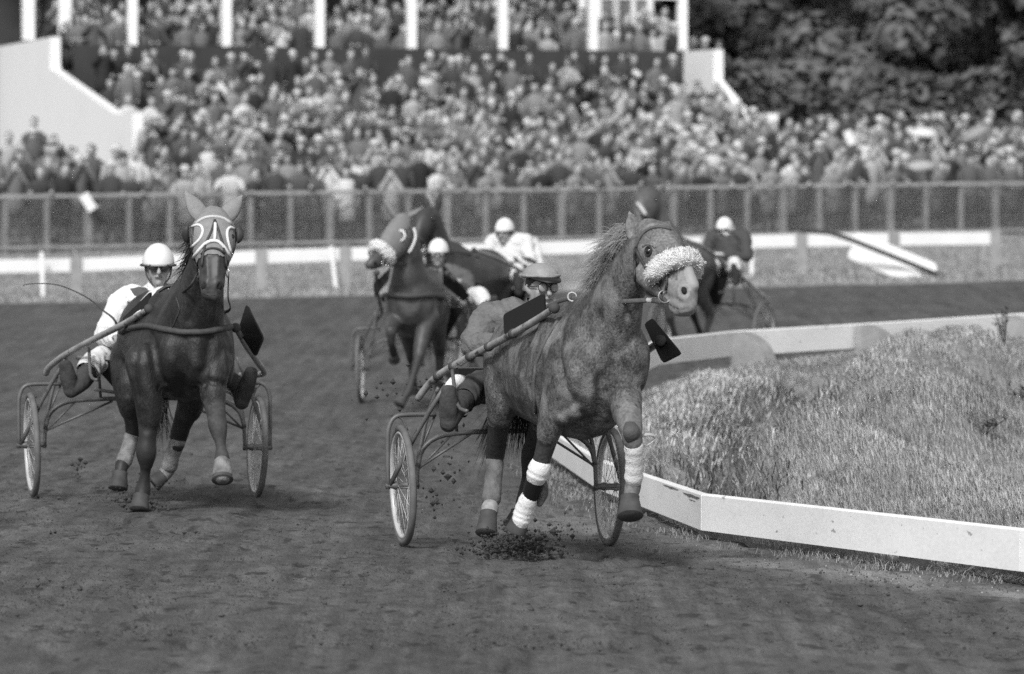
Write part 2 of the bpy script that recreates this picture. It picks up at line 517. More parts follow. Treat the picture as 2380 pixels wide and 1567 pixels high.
# ---------------------------------------------------------------- ground sheets
M_track = gm('track_dirt', 0.098, 0.95, var=.16, scale=1.1, stretch=(1, .35, 1), var2=.2, scale2=9, bump=1.0, bscale=48, spec=.1, wear_or_shade=(10, .575, .050), wear_or_shade_w=.09)  # last layer's dark spots paint the small shadows of clods and pits
def track_streaks():
    # paler sandy edge by the low rail and long wheel streaks, mixed over the dirt
    nt = M_track.node_tree; N = nt.nodes; Lk = nt.links; b = N['Principled BSDF']
    src = b.inputs['Base Color'].links[0].from_socket
    at_ = N.new('ShaderNodeAttribute'); at_.attribute_name = 'edge'
    tc = N.new('ShaderNodeTexCoord'); mp = N.new('ShaderNodeMapping'); mp.inputs['Scale'].default_value = (7, .22, 1); mp.inputs['Rotation'].default_value = (0, 0, -.13)
    n = N.new('ShaderNodeTexNoise'); n.inputs['Scale'].default_value = 1.0; n.inputs['Detail'].default_value = 6; n.inputs['Roughness'].default_value = .7
    Lk.new(tc.outputs['Object'], mp.inputs['Vector']); Lk.new(mp.outputs[0], n.inputs['Vector'])
    r = N.new('ShaderNodeMapRange'); r.inputs['From Min'].default_value = .38; r.inputs['From Max'].default_value = .68; r.inputs['To Min'].default_value = .80; r.inputs['To Max'].default_value = 1.32
    Lk.new(n.outputs['Fac'], r.inputs['Value'])
    ad = N.new('ShaderNodeMath'); ad.operation = 'MULTIPLY_ADD'; ad.inputs[1].default_value = 1.3
    Lk.new(at_.outputs['Fac'], ad.inputs[0]); Lk.new(r.outputs[0], ad.inputs[2])
    vm = N.new('ShaderNodeVectorMath'); vm.operation = 'SCALE'
    Lk.new(src, vm.inputs[0]); Lk.new(ad.outputs[0], vm.inputs['Scale']); Lk.new(vm.outputs[0], b.inputs['Base Color'])
track_streaks()
M_verge = gm('verge_turf', 0.25, 0.95, var=.16, scale=.8, var2=.14, scale2=14, bump=.6, bscale=30, spec=.1)
M_apron = gm('apron_earth', 0.14, 0.95, var=.2, scale=.8, spec=.1)
M_soil = gm('infield_soil', 0.24, 0.95, var=.25, scale=1.5, var2=.2, scale2=14, bump=.6, bscale=40, spec=.1)
M_grass = gm('dry_grass', 0.36, 0.9, var=.30, scale=1.1, var2=.25, scale2=6, var3=.2, scale3=30, spec=.15)
M_straw = gm('straw', 0.48, 0.8, var=.2, scale=3, var2=.25, scale2=25, spec=.15)
M_weed = gm('weed', 0.11, 0.8, var=.2, scale=8)

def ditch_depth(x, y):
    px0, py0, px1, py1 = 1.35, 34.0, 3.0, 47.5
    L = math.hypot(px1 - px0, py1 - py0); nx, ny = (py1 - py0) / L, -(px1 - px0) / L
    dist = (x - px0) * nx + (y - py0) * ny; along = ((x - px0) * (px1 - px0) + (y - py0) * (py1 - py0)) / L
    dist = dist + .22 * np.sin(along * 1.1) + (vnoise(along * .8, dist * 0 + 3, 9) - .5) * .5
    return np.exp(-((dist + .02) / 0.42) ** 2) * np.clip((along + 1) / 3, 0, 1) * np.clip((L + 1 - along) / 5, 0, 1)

def grid_mesh(name, X, Y, Z, mat):
    r, c = X.shape
    V = np.stack([X, Y, Z], -1).reshape(-1, 3)
    i = np.arange((r - 1) * (c - 1)); a = (i // (c - 1)) * c + i % (c - 1)
    return quick_mesh(name, V, np.stack([a, a + 1, a + c + 1, a + c], 1), mat)

def make_track():
    xs = np.concatenate([[-80, -40, -20, -12, -8, -6, -5], np.arange(-4.2, -3, .06), np.arange(-3, 3.5, .03), np.arange(3.55, 5, .06), np.arange(5.2, 12, .5), [14, 20, 40, 80]])
    ys = np.concatenate([[2, 8, 14, 18, 20], np.arange(21.5, 34, .036), np.arange(34, 48, .1), np.arange(48, 95.01, 1.0)])
    X, Y = np.meshgrid(xs, ys)
    Z = ground(X, Y)
    fade = np.clip((60 - Y) / 20, 0, 1) * np.clip((4.6 + X) / .5, 0, 1)
    # ruts run round the bend, nearly along the line of sight
    u = X + 0.16 * (Y - 30) * 0.35
    big = (vnoise(X * .9, Y * .5, 11) - .5) * .03
    rut = (vnoise(u * 5.5, Y * .35, 12) - .5) * .016
    cl = vnoise(X * 7, Y * 4.2, 13); cl2 = vnoise(X * 15, Y * 9, 14); cl3 = vnoise(X * 30, Y * 20, 15)
    patch = np.clip((vnoise(X * 2.2, Y * .9, 16) - .42) * 4, 0.12, 1)
    cl4 = vnoise(X * 55, Y * 40, 18)
    lump = np.clip(cl - .5, 0, 1) * .034 * patch + np.clip(cl2 - .45, 0, 1) * .034 * patch + cl3 * .010 * (.4 + patch) + cl4 * .006
    hoof = -np.clip(vnoise(X * 4.2, Y * 2.6, 17) - .68, 0, 1) * .11
    Z = Z + (big + rut + lump + hoof - .012) * fade
    xr = x_rail(Y)
    Z = np.where((X > xr + .12) & (Y < 63), Z - .07 - .25 * np.clip((Y - 42) / 4, 0, 0), Z)
    Z = np.where((X > xr - .5) & (X <= xr + .12) & (Y < 63), np.minimum(Z, ground(X, Y) + .012), Z)
    me = grid_mesh('track', X, Y, Z, M_track)
    e = np.exp(-((xr - .60 - X) / .34) ** 2) * np.clip((36 - Y) / 6, 0, 1) * (.4 + vnoise(X * 3, Y * 1.5, 19))
    # wheel lines sweeping round the bend
    for off, wd, st in ((2.9, .035, .10), (3.7, .03, .08), (4.35, .04, .10), (2.35, .03, .07), (5.1, .05, .09), (3.25, .022, .12), (1.75, .03, .09)):
        xl = 2.3 * np.exp(-(Y - 27.3) / 5.5) - off
        e = e + st * np.exp(-((X - xl) / wd) ** 2) * np.clip((46 - Y) / 10, 0, 1) * (.4 + vnoise(X * 5, Y * 1.1, 20))
    at_ = me.attributes.new('edge', 'FLOAT', 'POINT'); at_.data.foreach_set('value', e.ravel().astype(np.float32))
    return struct('track', me)
make_track()

def make_verge():
    xs = np.concatenate([[-90, -60, -40], np.arange(-30, 30.1, 1.0), [40, 60, 90]])
    rows = []
    for t in np.linspace(0, 1, 40):
        xc = np.clip(xs, -30, 30)
        y = 95 + (y_fence(xc) - 95) * t
        rows.append((xs, y))
    X = np.array([r[0] for r in rows]); Y = np.array([r[1] for r in rows])
    Y[0] += (vnoise(xs * 1.3, xs * 0, 21) - .5) * 1.2
    Z = ground(X, Y) + (vnoise(X * 1.1, Y * .6, 22) - .5) * .05
    struct('grass_verge', grid_mesh('grass_verge', X, Y, Z, M_verge))
    rows = []
    for t in [0, 1, 2, 3, 4, 5, 6, 7, 8, 9, 10, 14, 20, 40, 120, 320]:
        rows.append(y_fence(np.clip(xs, -30, 30)) + t)
    Y = np.array(rows); X = np.repeat(xs[None], len(rows), 0); Z = ground(X, Y)
    struct('spectator_ground', grid_mesh('spectator_ground', X, Y, Z, M_apron))
make_verge()

def make_infield():
    ys = np.concatenate([np.arange(20, 34, .16), np.arange(34, 61.6, .25)])
    ts = np.concatenate([[0, .06, .15], np.arange(.28, 7, .16), [8, 10, 14, 20, 30, 45]])
    Y = np.repeat(ys[:, None], len(ts), 1); X = x_rail(Y) + .03 + ts[None]
    Z = infield(X, Y)
    Z[:, 0] -= .25
    struct('infield', grid_mesh('infield', X, Y, Z, M_soil))
make_infield()

def blades(name, x, y, z, h, w, lean, mat, kind_label=None, dirx=None, skip=None):
    if skip is not None: x, y, z, h, w, lean = (q[~skip] for q in (x, y, z, h, w, lean))
    """one curved blade per position"""
    n = len(x)
    ang = RNG.uniform(0, 2 * np.pi, n); dx, dy = np.cos(ang), np.sin(ang)
    if dirx is not None: dx = dx * .6 + dirx; 
    sx, sy = -dy, np.cos(ang)
    P = np.stack([x, y, z], 1)
    L = np.stack([dx, dy, np.zeros(n)], 1) * (h * lean)[:, None]
    U = np.zeros((n, 3)); U[:, 2] = h
    S = np.stack([np.cos(ang + 1.57), np.sin(ang + 1.57) * .4, np.zeros(n)], 1) * w[:, None]
    mid = P + U * .6 + L * .3; tip = P + U * np.clip(1 - lean * .35, .35, 1)[:, None] + L
    V = np.stack([P - S, P + S, mid - S * .7, mid + S * .7, tip - S * .12, tip + S * .12], 1).reshape(-1, 3)
    b = np.arange(n)[:, None] * 6
    F = np.concatenate([b + np.array([0, 1, 3, 2]), b + np.array([2, 3, 5, 4])], 0)
    o = link(name, quick_mesh(name, V, F, mat))
    return tag(o, kind_label, kind='stuff')

def make_grass():
    n = 400000
    y = 25.5 + (RNG.random(n) ** 1.25) * 35.5
    xr = x_rail(y)
    xmax = np.maximum(y * .116 + .4, xr + .5)
    x = xr + .05 + RNG.random(n) * (xmax - xr)
    keep = vnoise(x * 2.2, y * 1.2, 31) + RNG.random(n) * .6 > .50
    x, y = x[keep], y[keep]
    n = len(x)
    t = x - x_rail(y)
    tall = .5 + vnoise(x * 1.6, y * .9, 32)
    ditch = ditch_depth(x, y) > .07
    h = RNG.uniform(.03, .11, n) * tall * np.clip(.45 + t / .6, .45, 1) * np.clip(1.25 - (y - 30) / 70, .75, 1.25)
    blades('infield_grass', x, y, infield(x, y) - .01, h, RNG.uniform(.0011, .0028, n) * (y / 30), RNG.uniform(.5, 2.6, n), M_grass, 'dry rough grass covering the infield mound', dirx=-.35, skip=ditch & (RNG.random(n) < .72))
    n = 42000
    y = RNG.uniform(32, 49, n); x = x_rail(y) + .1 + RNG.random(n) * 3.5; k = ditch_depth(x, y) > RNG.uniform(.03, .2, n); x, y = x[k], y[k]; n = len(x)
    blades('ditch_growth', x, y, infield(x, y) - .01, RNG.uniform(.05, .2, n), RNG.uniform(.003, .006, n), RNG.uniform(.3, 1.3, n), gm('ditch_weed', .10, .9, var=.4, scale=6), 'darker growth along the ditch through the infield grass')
    # bright flattened hay on the first bank behind the horse
    n = 15000
    x = RNG.normal(1.75, .45, n); y = RNG.normal(43.5, 3.2, n); k = x > x_rail(y) + .15; x, y = x[k], y[k]; n = len(x)
    blades('straw_heap', x, y, infield(x, y) + .01, RNG.uniform(.04, .12, n), RNG.uniform(.003, .006, n), RNG.uniform(.8, 1.9, n), M_straw, 'pale flattened straw on the infield bank', dirx=.3)
    # ragged tufts at the foot of the white board, on the track side
    n = 3600
    y = RNG.uniform(24.5, 40, n); x = x_rail(y) - np.abs(RNG.normal(0, .16, n)) - .01
    keep = vnoise(y * 1.7, x * 2, 33) > .42; x, y = x[keep], y[keep]; n = len(x)
    blades('kerb_grass', x, y, ground(x, y) - .005, RNG.uniform(.02, .075, n), RNG.uniform(.0012, .003, n), RNG.uniform(.6, 2.2, n), gm('kerb_straw', .24, .9, var=.35, scale=7), 'straggling dry grass at the foot of the low white rail')
    # thin grass on the far verge
    n = 26000
    t = RNG.random(n); x = RNG.uniform(-13.5, 15, n); y = 95.5 + t * (y_fence(x) - 96)
    blades('verge_grass', x, y, ground(x, y), RNG.uniform(.05, .14, n), RNG.uniform(.01, .02, n), RNG.uniform(.3, 1, n), gm('verge_blades', .28, .9, var=.3, scale=2), 'short grass on the verge under the outer rail')
make_grass()

def make_weeds():
    looks = ['tall dark weed with branching stalks on the infield crest, nearest the right edge', 'thin weed clump at the very right edge of the infield', 'thin single weed stalk halfway up the grassy bank',
             'small dark weed beside the ditch in the grass', 'broad dark weed low on the bank near the white board']
    for i, (px, py, d, h, k) in enumerate([(2335, 960, 44, .34, 10), (2375, 990, 42, .30, 9), (1905, 1060, 38, .20, 6), (1830, 1010, 42, .18, 9), (2290, 1120, 36, .16, 8)]):
        p = at(px, py, d); x, y = p.x, p.y; z = float(infield(x, y))
        T = Thing('weed', looks[i], 'weed', (x, y, z), 'weeds standing in the infield grass')
        st, lf = MB(), MB()
        for j in range(k):
            a = random.uniform(0, 6.28); r = random.uniform(.02, .16); hh = h * random.uniform(.55, 1)
            q = [(x + math.cos(a) * r * s, y + math.sin(a) * r * s, z + hh * s ** .8) for s in (0, .35, .7, 1)]
            st.tube(q, [.0035, .003, .0025, .0015], 4)
            for m in range(7):
                s = random.uniform(.35, 1); b = random.uniform(0, 6.28)
                c = np.array((x + math.cos(a) * r * s, y + math.sin(a) * r * s, z + hh * s ** .8)); e = np.array((math.cos(b), math.sin(b), .5)) * random.uniform(.03, .07)
                lf.strand([c, c + e * .6, c + e], .009, (-math.sin(b), math.cos(b), .2))
        T.part('stem', st, M_weed); T.part('leaves', lf, M_weed, kind='stuff')
make_weeds()

# ---------------------------------------------------------------- low white inner rail
M_white = gm('white_paint', 0.80, 0.55, var=.06, scale=2.2, var2=.05, scale2=26, stretch=(1, 1, 2), wear_or_shade=(11, .665, .36), spec=.3)
M_whitefar = gm('white_paint_outer', 0.74, 0.6, var=.05, scale=2)
M_concrete = gm('weathered_post', 0.27, 0.9, var=.2, scale=6, bump=.3, bscale=40)
M_wood = gm('grey_timber', 0.17, 0.9, var=.25, scale=5, stretch=(3, 3, 1))
def make_inner_rail():
    T = Thing('low_rail', 'low white board rail curving round the grassy infield', 'rail', (RAIL[2][0], RAIL[2][1], 0))
    for i in range(len(RAIL) - 1):
        x0, y0, z0, h0 = RAIL[i]; x1, y1, z1, h1 = RAIL[i + 1]
        d = np.array((x1 - x0, y1 - y0, 0)); d /= np.linalg.norm(d); nrm = np.array((-d[1], d[0], 0)); 
        a, b = np.array((x0, y0, z0)), np.array((x1, y1, z1))
        zz = np.array((0, 0, 1.0)); th = .022
        a2, b2 = a + d * .004, b - d * .004
        ch = .012
        mb = MB(); vs = []
        for p, h in ((a2, h0), (b2, h1)):
            vs += [p - nrm * th, p - nrm * th + zz * (h - ch), p - nrm * (th - ch) + zz * h, p + nrm * (th - ch) + zz * h, p + nrm * th + zz * (h - ch), p + nrm * th]
        fs = [(k, (k + 1) % 6, 6 + (k + 1) % 6, 6 + k) for k in range(6)] + [(5, 4, 3, 2, 1, 0), (6, 7, 8, 9, 10, 11)]
        mb.add(vs, fs)
        T.part('board', mb, M_white, smooth=False)
    # broken edge of the board beside the joint
    (x1, y1, z1, h1), (x0, y0, z0, h0) = RAIL[4], RAIL[3]
    d = np.array((x1 - x0, y1 - y0, 0)); d /= np.linalg.norm(d); nrm = np.array((-d[1], d[0], 0))
    for s0, s1, dz, hh in ((.03, .75, .030, .020), (.9, 1.6, .022, .012), (.2, .5, .058, .006)):
        mb = MB(); top, bot = [], []
        for t in np.linspace(s0, s1, 12):
            f = math.sin(math.pi * (t - s0) / (s1 - s0)) ** .5
            p = np.array((x0, y0, z0 + h0)) + d * t + np.array((0, 0, (z1 + h1 - z0 - h0) * t / math.hypot(x1 - x0, y1 - y0)))
            p = p - nrm * .0245 if nrm[0] > 0 else p + nrm * .0245
            top.append(p - np.array((0, 0, dz - random.uniform(0, .3) * hh * f))); bot.append(p - np.array((0, 0, dz + hh * f * random.uniform(.5, 1))))
        mb.add(top + bot, [(i, i + 1, 13 + i, 12 + i) for i in range(11)])
        T.part('chip', mb, gm('bare_wood', .14, .9, var=.4, scale=40), smooth=False)
    # supports: stumps on the near run, rounded brackets on the far run
    def bracket(p, h, d):
        nrm = np.array((d[1], -d[0], 0.0))      # towards the grass
        mb = MB(); p = np.array(p, float); n = 8
        prof = [(0.03, h - .02)] + [(0.03 + .44 * math.sin(math.radians(90 * k / n)) ** 1.1, (h + .12) * math.cos(math.radians(90 * k / n)) ** .8 - .12) for k in range(1, n + 1)] + [(0.03, -.2)]
        vs = []
        for s in (-1, 1):
            for (r, z) in prof: vs.append(p + nrm * r + np.array((0, 0, z)) + d * (.10 * s))
        k = len(prof)
        fs = [tuple(range(k - 1, -1, -1)), tuple(range(k, 2 * k))] + [(i, (i + 1) % k, k + (i + 1) % k, k + i) for i in range(k)]
        mb.add(vs, fs)
        T.part('bracket', mb, M_concrete, smooth=False)
    for (px, d) in ((1700, 53.0), (1990, 54.8), (2325, 57.1), (2640, 59.4)):
        y = d; x = float(x_rail(y)); z = float(np.interp(y, _RY, _RZ)); h = float(np.interp(y, _RY, [r[3] for r in RAIL]))
        dd = np.array((float(x_rail(y + .5)) - x, .5, 0)); dd /= np.linalg.norm(dd)
        bracket((x + dd[1] * .03, y - dd[0] * .03, z), h, dd)
    for (y) in (28.55, 31.0, 35.5, 26.0, 40.6):
        x = float(x_rail(y)); z = gz(x, y)
        mb = MB(); dd = np.array((-.5, .86, 0)); nn = np.array((.86, .5, 0))
        mb.box((x + .085, y + .05, z + .05), dd * .085, nn * .05, (0, 0, .13))
        T.part('stump', mb, M_concrete, smooth=False)
make_inner_rail()

# ---------------------------------------------------------------- outer white rail
def make_outer_rail():
    T = Thing('running_rail', 'white board running rail on posts along the far verge', 'rail', (0, 107, .85))
    def base(px):
        x = (px - CX) / FOC * 107
        for _ in range(6):
            y = float(y_rail(x)); x = (px - CX) / FOC * y
        return x, y, gz(x, y)
    knots = [-260, 175, 605, 800, 1020, 1210, 1420, 1640, 1860, 2075, 2312]
    hb = .27
    P = []
    for px in knots:
        x, y, z = base(px)
        topy = np.interp(px, [0, 170, 605, 1100, 1420, 1700, 1900, 2312], [607, 601, 582, 566, 557, 548, 543, 539])
        zt = CAM_H + (HORIZ - topy) / FOC * y
        P.append((x, y, z, zt))
    d = np.array((1, .3, 0)) / math.hypot(1, .3); n = np.array((-d[1], d[0], 0))
    for (a, b) in zip(P[:-1], P[1:]):
        A = np.array((a[0], a[1], a[3] - hb / 2)); B = np.array((b[0], b[1], b[3] - hb / 2))
        mb = MB(); vs = []
        for p in (A + d * .004, B - d * .004):
            vs += [p - n * .02 + (0, 0, -hb / 2), p - n * .02 + (0, 0, hb / 2), p + n * .02 + (0, 0, hb / 2), p + n * .02 + (0, 0, -hb / 2)]
        mb.add(vs, [(0, 1, 5, 4), (1, 2, 6, 5), (2, 3, 7, 6), (3, 0, 4, 7), (3, 2, 1, 0), (4, 5, 6, 7)])
        T.part('board', mb, M_whitefar, smooth=False)
    for p in P[1:]:
        mb = MB(); w = .11
        mb.box((p[0] - n[0] * .055, p[1] - n[1] * .055, (p[2] + p[3] - .03) / 2), d * w, n * .03, (0, 0, (p[3] - p[2] + .1) / 2))
        T.part('post', mb, gm('rail_post', .30, .9, var=.15, scale=4), smooth=False)
    # white stakes leaning against the rail
    looks = ['white stake leaning on the outer rail, left of the driver with the whip', 'white stake tilted against the outer rail behind the second horse', 'white tilted stake behind the grey cap of the driver', 'white upright stake beside the driver in the dark jacket at the right']
    for i, (x0, y0, x1, y1) in enumerate([(97, 586, 100, 692), (770, 572, 783, 682), (1243, 552, 1262, 632), (1745, 548, 1748, 652)]):
        x, y, z = base(x0); y -= .4
        a = at(x1, y1, y); b = at(x0, y0, y + .05)
        mb = MB(); mb.tube([a, b], .055, 4)
        o = link('stake', mb.mesh('stake', M_whitefar, a, False), loc=a)
        tag(o, looks[i], 'stake', 'white stakes along the outer rail')
make_outer_rail()

def make_barrier():
    y = 101.0
    p = at(2080, 660, y)
    T = Thing('barrier', 'white twin board barrier sloping down to the verge, dark pole between', 'barrier', (p.x, y, gz(p.x, y)))
    for (x0, y0, x1, y1, w) in ((1995, 560, 2160, 628, 40), (1985, 590, 2130, 650, 30)):
        a, b = np.array(at(x0, y0, y + .6)), np.array(at(x1, y1, y - .4)); t = (b - a) / np.linalg.norm(b - a); u = np.cross(t, (0, 1, 0)); u /= np.linalg.norm(u); hw = w / 2 / pxm(y)
        ring = []
        L = np.linalg.norm(b - a)
        for q in range(7): 
            an = math.pi * (-.5 + q / 6); ring.append(b + t * math.cos(an) * hw + u * math.sin(an) * hw)
        for q in range(7):
            an = math.pi * (.5 + q / 6); ring.append(a + t * math.cos(an) * hw + u * math.sin(an) * hw)
        T.part('board', MB().plate(ring, .04), M_whitefar, smooth=False)
    T.part('pole', MB().tube([at(1862, 536, y + .3), at(1930, 541, y + .2), at(1975, 556, y - .1), at(2190, 643, y - .6)], [.045, .05, .05, .05], 8), gm('dark_pole', .05, .7))
make_barrier()

# ---------------------------------------------------------------- mesh fence
FX0, FX1 = -12.4, 14.6
FPOSTS = np.arange(FX0, FX1, .905)
def make_fence():
    T = Thing('mesh_fence', 'grey timber and wire mesh fence holding back the crowd', 'fence', (0, float(y_fence(0)), gz(0, float(y_fence(0)))))
    d = np.array((1, .49, 0)) / math.hypot(1, .49); n = np.array((-d[1], d[0], 0)); H = 1.30
    M_fp = gm('fence_timber', .30, .9, var=.25, scale=3); M_wire = gm('wire', .20, .6, spec=.4)
    pts = [np.array((x, float(y_fence(x)), gz(x, float(y_fence(x))))) for x in FPOSTS]
    for i, p in enumerate(pts):
        w = .055 if i % 3 else .085
        T.part('post', MB().box(p + (0, 0, H / 2 - .05), d * w, n * .05, (0, 0, H / 2 + .09)), M_fp, smooth=False)
    for a, b in zip(pts[:-1], pts[1:]):
        e = (b - a); L = np.linalg.norm(e); e /= L
        for z, hw in ((H - .02, .04), (.12, .035)):
            o = -n * .075
            T.part('rail', MB().box((a + b) / 2 + (0, 0, z) + o, e * (L / 2 - .002), n * .02, (0, 0, hw)), M_fp, smooth=False)
        mb = MB(); g = .062; r = .0052
        off = -n * .10
        for k in range(int(L / g)):
            q = a + e * (g * (k + .5)) + off
            mb.tube([q + (0, 0, .06), q + (0, 0, H - .02)], r, 3)
        for k in range(int((H - .1) / g)):
            z = .08 + g * k
            mb.tube([a + off + (0, 0, z) + n * .011, b + off + (0, 0, z) + n * .011], r, 3)
        T.part('wire_mesh', mb, M_wire, kind='stuff', smooth=False)
make_fence()

# ---------------------------------------------------------------- grandstand
ST_O = np.array((-9.2, 129.5, 0.0)); ST_A = np.array((.96, .28, 0)); ST_B = np.array((-.28, .96, 0))
def stp(a, b, z): return ST_O + ST_A * a + ST_B * b + np.array((0, 0, z))
ST_L = 18.6
TIER0, TIER_D, TIER_H, TIER_N = 3.25, .92, .178, 12
def make_stand():
    T = Thing('grandstand', 'two tier grandstand packed with spectators, white side walls and columns', 'grandstand', stp(9, 5, 2.5))
    M_w = gm('stand_white', .85, .6, var=.03, scale=.7, var2=.03, scale2=4)
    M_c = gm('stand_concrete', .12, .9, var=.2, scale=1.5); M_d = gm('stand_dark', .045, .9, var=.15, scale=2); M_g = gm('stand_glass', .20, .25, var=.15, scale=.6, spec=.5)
    def blk(mb, a0, a1, b0, b1, z0, z1):
        return mb.box(stp((a0 + a1) / 2, (b0 + b1) / 2, (z0 + z1) / 2), ST_A * (a1 - a0) / 2, ST_B * (b1 - b0) / 2, (0, 0, (z1 - z0) / 2))
    for j in range(TIER_N):
        T.part('step', blk(MB(), .3, ST_L - .3, j * TIER_D + .002, (j + 1) * TIER_D, 1.0, TIER0 + j * TIER_H), M_c, smooth=False)
    def wall(a, th, prof):
        P0 = [stp(a, b, z) for b, z in prof]; P1 = [stp(a + th, b, z) for b, z in prof]; k = len(prof)
        mb = MB(); mb.add(P0 + P1, [tuple(range(k)), tuple(range(2 * k - 1, k - 1, -1))] + [(i, k + i, k + (i + 1) % k, (i + 1) % k) for i in range(k)])
        return mb
    T.part('side_wall', wall(-.42, .28, [(-.1, 1.2), (-.1, 4.95), (2.2, 5.0), (10.6, 6.42), (10.6, 7.28), (36, 7.34), (36, 1.2)]), M_w, smooth=False)
    T.part('side_wall', wall(ST_L - .72, .28, [(6.0, 1.2), (6.0, 5.0), (6.3, 5.35), (8.4, 6.2), (8.4, 7.05), (12.4, 7.12), (12.4, 1.2)]), M_w, smooth=False)
    T.part('pier', blk(MB(), ST_L - .55, ST_L - .05, 4.9, 5.4, 1.6, 5.2), M_w, smooth=False)
    T.part('barrier', blk(MB(), 15.25, 15.95, 2.6, 2.85, 3.9, 4.95), M_w, smooth=False)
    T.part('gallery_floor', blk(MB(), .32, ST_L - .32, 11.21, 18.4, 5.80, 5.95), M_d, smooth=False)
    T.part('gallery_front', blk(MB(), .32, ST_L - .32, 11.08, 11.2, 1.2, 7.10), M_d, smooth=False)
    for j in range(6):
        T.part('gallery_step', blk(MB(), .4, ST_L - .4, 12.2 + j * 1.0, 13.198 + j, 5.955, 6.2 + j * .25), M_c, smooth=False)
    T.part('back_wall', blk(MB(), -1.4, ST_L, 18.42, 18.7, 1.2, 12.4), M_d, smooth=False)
    T.part('roof', blk(MB(), -3.0, ST_L + .6, 11.0, 19.4, 13.4, 13.7), M_c, smooth=False)
    col = None
    for i, a in enumerate([2.0 + 2.65 * k for k in range(7)]):
        me = None
        mb = MB(); q = stp(a, 11.25, 0)
        mb.box(stp(a, 11.3, 9.7), ST_A * .128, ST_B * .12, (0, 0, 3.7 if i < 6 else 2.7))
        T.part('column', mb, M_w, smooth=False)
    for a, b in ((-.28, 14.5), (.36, 12.5)):
        T.part('column', MB().box(stp(a, b, 9.85), ST_A * .16, ST_B * .14, (0, 0, 2.5)), M_w, smooth=False)
    # glazed screens at both ends of the gallery: white bars with panes
    def screen(a0, a1, b, z0, z1, nx, bars):
        fr = MB()
        w = (a1 - a0) / nx
        for i in range(nx + 1): fr.box(stp(a0 + w * i, b, (z0 + z1) / 2), ST_A * (.065 if i % 2 else .09), ST_B * .05, (0, 0, (z1 - z0) / 2))
        o = T.part('window', fr, M_w, smooth=False)
        for z in bars:
            for i in range(nx): T.part('bar', MB().box(stp(a0 + w * (i + .5), b, z), ST_A * (w / 2 - .09), ST_B * .04, (0, 0, .08)), M_w, o, smooth=False)
        for i in range(nx): T.part('pane', MB().box(stp(a0 + w * (i + .5), b + .02, (z0 + z1) / 2), ST_A * (w / 2 - .067), ST_B * .01, (0, 0, (z1 - z0) / 2)), M_g, o, smooth=False)
    screen(13.1, 15.3, 16.9, 8.35, 12.3, 3, (9.05,))
    screen(15.7, 17.75, 13.8, 7.6, 12.3, 4, (8.75,))
    screen(-.2, .55, 15.4, 7.6, 12.3, 1, (8.9,))
    T.part('landing', blk(MB(), ST_L - .435, ST_L + .9, 11.4, 14.0, 1.2, 5.6), M_c, smooth=False)
    T.part('beam', MB().box(stp(16.6, 11.3, 8.66), ST_A * 1.14, ST_B * .1, (0, 0, .085)), M_w, smooth=False)
make_stand()

